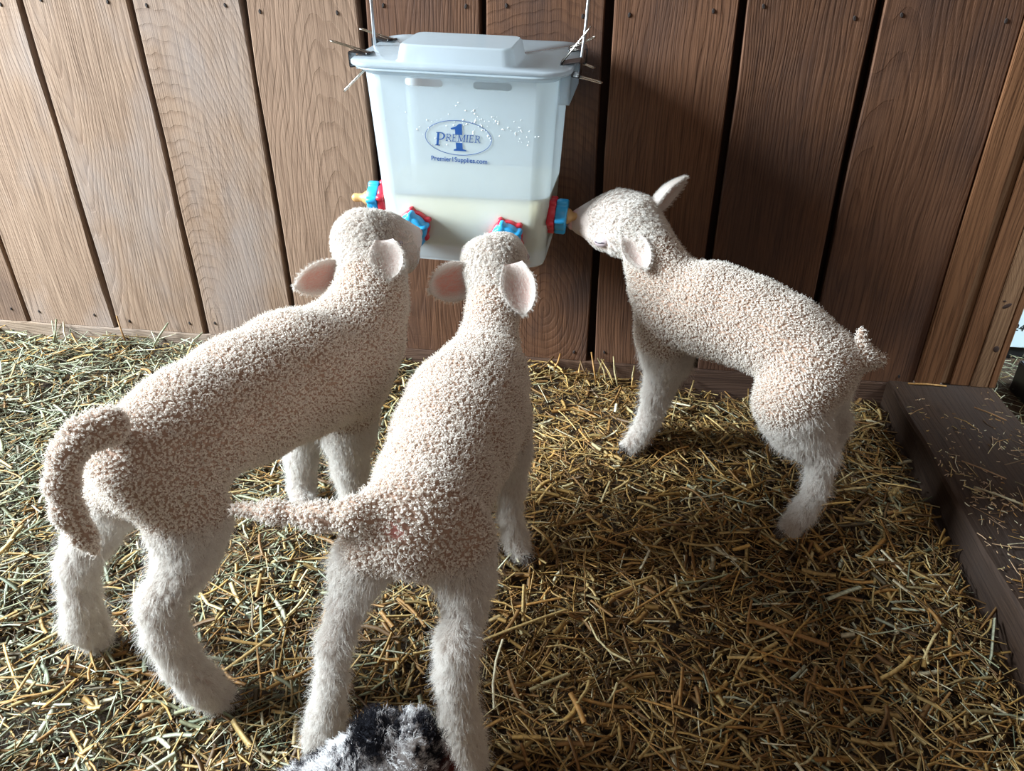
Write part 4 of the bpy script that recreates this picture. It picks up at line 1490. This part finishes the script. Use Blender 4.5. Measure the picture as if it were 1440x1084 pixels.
hoof_bm = bmesh.new()
for sx in (-1, 1):
    pts_lo = [(sx * (0.0008 + 0.0068 * max(0, math.sin(a))), 0.010 * math.cos(a)) for a in np.linspace(0, math.pi, 7)]
    lo_ = [hoof_bm.verts.new((x_, y_ + 0.004, 0.0)) for x_, y_ in pts_lo]
    hi_ = [hoof_bm.verts.new((x_ * 0.85, y_ * 0.72 - 0.001, 0.013)) for x_, y_ in pts_lo]
    for k in range(6):
        hoof_bm.faces.new((lo_[k], lo_[k + 1], hi_[k + 1], hi_[k]))
    hoof_bm.faces.new((lo_[0], hi_[0], hi_[-1], lo_[-1]))
    hoof_bm.faces.new(lo_[::-1])
    hoof_bm.faces.new(hi_)
bmesh.ops.recalc_face_normals(hoof_bm, faces=hoof_bm.faces[:])
hoof_me = bm_mesh('hoof', hoof_bm, M['hoof'])


def build_lamb(key, name, label, pitch=0.0032, fleece=True, wool_mat='fleece'):
    sp = LAMBS[key]
    rng = np.random.RandomState(sum(map(ord, key)))
    thin = {'wool': 0.0042, 'hair': 0.0070, 'face': 0.0022}   # room for the coat
    V, Q, W = grow_body([(t_, k_, [(*j[:3], max(j[3] - thin[t_], 0.004)) for j in c_]) for t_, k_, c_ in sp['chains']])
    N = vnormals(V, Q)
    wool = W.get('wool', np.zeros(len(V)))
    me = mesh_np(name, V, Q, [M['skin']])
    me.attributes.new('wool', 'FLOAT', 'POINT').data.foreach_set('value', wool.astype(np.float32))
    pink = np.zeros(len(V))
    for px, py, pz, pr in sp['pink']:
        ctr_ = V[np.argmin(((V - np.array((px, py, pz))) ** 2).sum(1))]
        pink = np.maximum(pink, np.exp(-((V - ctr_) ** 2).sum(1) / pr ** 2))
    me.attributes.new('pink', 'FLOAT', 'POINT').data.foreach_set('value', pink.astype(np.float32))
    o = link(name, me)
    tag(o, label, 'lamb')
    # fleece: tight curls
    P, Nn, wt = sample(V, Q, N, np.clip(wool * 1.3 - 0.25, 0, 1) * (1 - pink), pitch, rng)
    S1, R1 = curl_locks(P, Nn, rng, 0.0036, 0.00084, 0.00098, 1.1)
    f = rng.rand(len(P)) < 0.8
    S2, R2_ = curl_locks(P[f] + rng.randn(f.sum(), 3) * 0.0006, Nn[f], rng, 0.0056, 0.00024, 0.0012, 1.1)
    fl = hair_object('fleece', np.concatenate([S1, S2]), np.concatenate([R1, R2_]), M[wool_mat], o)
    tag(fl, kind='stuff')
    # legs and face: lying hair
    hs = []
    fw = np.clip(W.get('hair', 0 * wool) * 1.2, 0, 1)
    down = np.array([0.0, 0.05, -1.0])
    if fw.max() > 0.1:
        P, Nn, _ = sample(V, Q, N, fw, 0.00105, rng)
        hs.append(straight_hair(P, Nn, np.tile(down, (len(P), 1)) + rng.randn(len(P), 3) * 0.25, rng, 0.0105, 0.00016, 0.74, wave=0.0005, clump=0.0042, cw=0.0007, k=6))
        k = rng.rand(len(P)) < 0.10
        hs.append(straight_hair(P[k], Nn[k], np.tile(down, (k.sum(), 1)), rng, 0.016, 0.00014, 0.6, wave=0.001))
    fc = np.clip(W.get('face', 0 * wool) * 1.1, 0, 1)
    if fc.max() > 0.1:
        js = [c_ for t_, _, c_ in sp['chains'] if t_ == 'face'][0]
        nj = len(js)
        back = np.array(js[0][:3]) - np.array(js[nj - 1][:3])
        back /= np.linalg.norm(back)
        P, Nn, _ = sample(V, Q, N, fc, 0.00105, rng)
        muz = np.array(js[nj - 1][:3])
        for ex, ey, ez, er in sp['eyes']:
            kp = np.linalg.norm(P - V[np.argmin(((V - np.array((ex, ey, ez))) ** 2).sum(1))], axis=1) > er * 1.15
            P, Nn = P[kp], Nn[kp]
        dn = np.linalg.norm(P - muz, axis=1)
        near = dn < 0.036
        hs.append(straight_hair(P[~near], Nn[~near], np.tile(back, ((~near).sum(), 1)), rng, 0.0072, 0.00014, 0.86, wave=0.0003, clump=0.0046, cw=0.0006, lf=np.clip(dn[~near] / 0.075, 0.5, 1.15)))
        near &= dn > 0.013
        hs.append(straight_hair(P[near], Nn[near], np.tile(back, (near.sum(), 1)), rng, 0.0026, 0.00012, 0.9, wave=0.0001, lf=np.clip((dn[near] - 0.008) / 0.022, 0.3, 1)))
    for e in sp['ears']:
        make_ear(e, o, hs, rng)
    if hs:
        fu = hair_object('leg_and_face_hair', np.concatenate([a for a, _ in hs]), np.concatenate([b for _, b in hs]), M['fur'], o)
        tag(fu, kind='stuff')
    for ex, ey, ez, er in sp['eyes']:
        i = np.argmin(((V - np.array((ex, ey, ez))) ** 2).sum(1))
        js = [j for t_, _, c_ in sp['chains'] if t_ == 'face' for j in c_]
        fwd = Vector(js[3][:3]) - Vector(js[0][:3])
        nz_ = Vector(N[i])
        xa = (fwd - fwd.dot(nz_) * nz_).normalized()
        q = Matrix((xa, nz_.cross(xa), nz_)).transposed().to_4x4()
        base_ = Matrix.Translation(Vector(V[i]) - nz_ * er * 0.10) @ q
        bm = bmesh.new()
        bmesh.ops.create_uvsphere(bm, u_segments=16, v_segments=10, radius=1, matrix=base_ @ Matrix.Diagonal((er * 1.15, er * 0.75, er * 0.62, 1)))
        lidm = link('eye', bm_mesh('eye', bm, M['lid'], True), o)
        bm = bmesh.new()
        bmesh.ops.create_uvsphere(bm, u_segments=16, v_segments=8, radius=1, matrix=base_ @ Matrix.Translation((0, -er * 0.10, er * 0.12)) @ Matrix.Diagonal((er * 1.0, er * 0.26, er * 0.54, 1)))
        link('pupil', bm_mesh('pupil', bm, M['eye'], True), lidm)
    if sp['nose']:
        js = [c_ for t_, _, c_ in sp['chains'] if t_ == 'face'][0]
        fwd = (Vector(js[-1][:3]) - Vector(js[-2][:3])).normalized()
        r_ = js[-1][3] * 0.78
        x_, y_, z_ = Vector(js[-1][:3]) + fwd * js[-1][3] * 0.50
        side = fwd.cross(Vector((0, 0, 1))).normalized()
        q = Matrix((side, fwd, side.cross(fwd))).transposed().to_4x4()
        base_ = Matrix.Translation((x_, y_, z_)) @ q
        bm = bmesh.new()
        bmesh.ops.create_uvsphere(bm, u_segments=18, v_segments=12, radius=1, matrix=base_ @ Matrix.Diagonal((r_ * 1.1, r_ * 0.75, r_ * 0.85, 1)))
        ns = link('nose', bm_mesh('nose', bm, M['nose'], True), o)
        for sg in (-1, 1):
            bm = bmesh.new()
            bmesh.ops.create_uvsphere(bm, u_segments=10, v_segments=6, radius=1, matrix=base_ @ Matrix.Translation((sg * r_ * 0.62, r_ * 0.42, r_ * 0.18)) @ Matrix.Rotation(sg * 0.7, 4, 'Y') @ Matrix.Diagonal((r_ * 0.16, r_ * 0.3, r_ * 0.34, 1)))
            link('nostril', bm_mesh('nostril', bm, M['eye'], True), ns)
    for t_, _, c_ in sp['chains']:
        if t_ == 'hair':
            a, b = Vector(c_[-2][:3]), Vector(c_[-1][:3])
            hd = (b - a)
            hd.z = 0
            if hd.length < 1e-4:
                hd = Vector((0, 1, 0))
            ang = math.atan2(-hd.x, hd.y)
            hp = b + hd.normalized() * 0.011
            link('hoof', hoof_me, o, (hp.x, hp.y, float(hump(b.x, b.y)) + 0.002), (0, 0, ang))
    return o


build_lamb('left', 'lamb', 'white woolly lamb on the left with its tail hanging down')
build_lamb('middle', 'lamb', 'white woolly lamb in the middle seen from behind with its tail held sideways')
build_lamb('right', 'lamb', 'small white lamb drinking from the side of the feeder with a short raised tail', pitch=0.0030)

# the fourth animal: only its mottled back and tuft come into view at the bottom
def spotted_mat():
    n = NT('mottled_black_and_white_hair')
    g = n.n('NewGeometry').outputs['Position']
    nz = n.noise(n.mapping(g, scale=(1.0, 1.0, 0.45)), 150, 3, 0.6)
    big = n.noise(g, 26, 2)
    f = n.math('ADD', nz, n.math('MULTIPLY', n.math('SUBTRACT', big, 0.5), 0.9))
    red = n.n('Attribute', attribute_name='pink').outputs['Fac']
    sep = n.n('SeparateXYZ')
    n.set(sep.inputs[0], g)
    rx = n.ramp(n.math('MULTIPLY', n.math('SUBTRACT', sep.outputs[0], 0.108), 30.0, clamp=True), [(0.0, 0.0), (1.0, 1.0)])
    rz = n.ramp(n.math('MULTIPLY', n.math('SUBTRACT', 0.214, sep.outputs[2]), 60.0, clamp=True), [(0.0, 0.0), (1.0, 1.0)])
    c = n.ramp(f, [(0.44, (0.74, 0.72, 0.72)), (0.50, (0.34, 0.31, 0.31)), (0.57, (0.02, 0.02, 0.025))])
    c = n.mix(n.math('MULTIPLY', n.math('MULTIPLY', rx, rz), 0.85), c, (0.16, 0.035, 0.025))
    d = n.n('BsdfDiffuse')
    n.set(d.inputs[0], c)
    return n.done(d.outputs[0])


M['mottled'] = spotted_mat()
sp4 = LAMBS['spotted']
V, Q, W = grow_body([(t_, k_, c_) for t_, k_, c_ in sp4['chains']], 0.004)
N = vnormals(V, Q)
rng = np.random.RandomState(44)
pup = link('lamb', mesh_np('lamb', V, Q, [M['mottled']]))
tag(pup, 'woolly black and white mottled lamb cut off by the bottom edge', 'lamb')
up_w = np.clip((V[:, 2] - 0.02) * 50, 0, 1)
P, Nn, _ = sample(V, Q, N, up_w, 0.0012, rng)
comb = np.stack([np.where(P[:, 2] > 0.212, (P[:, 0] - 0.113) * 12, -1.0), np.full(len(P), 0.35), np.where(P[:, 2] > 0.212, 1.0, -0.1)], 1)
h1 = straight_hair(P, Nn, comb, rng, 0.011, 0.00017, 0.70, wave=0.0006, clump=0.0045, cw=0.0010)
tag(hair_object('mottled_hair', h1[0], h1[1], M['mottled'], pup), kind='stuff')
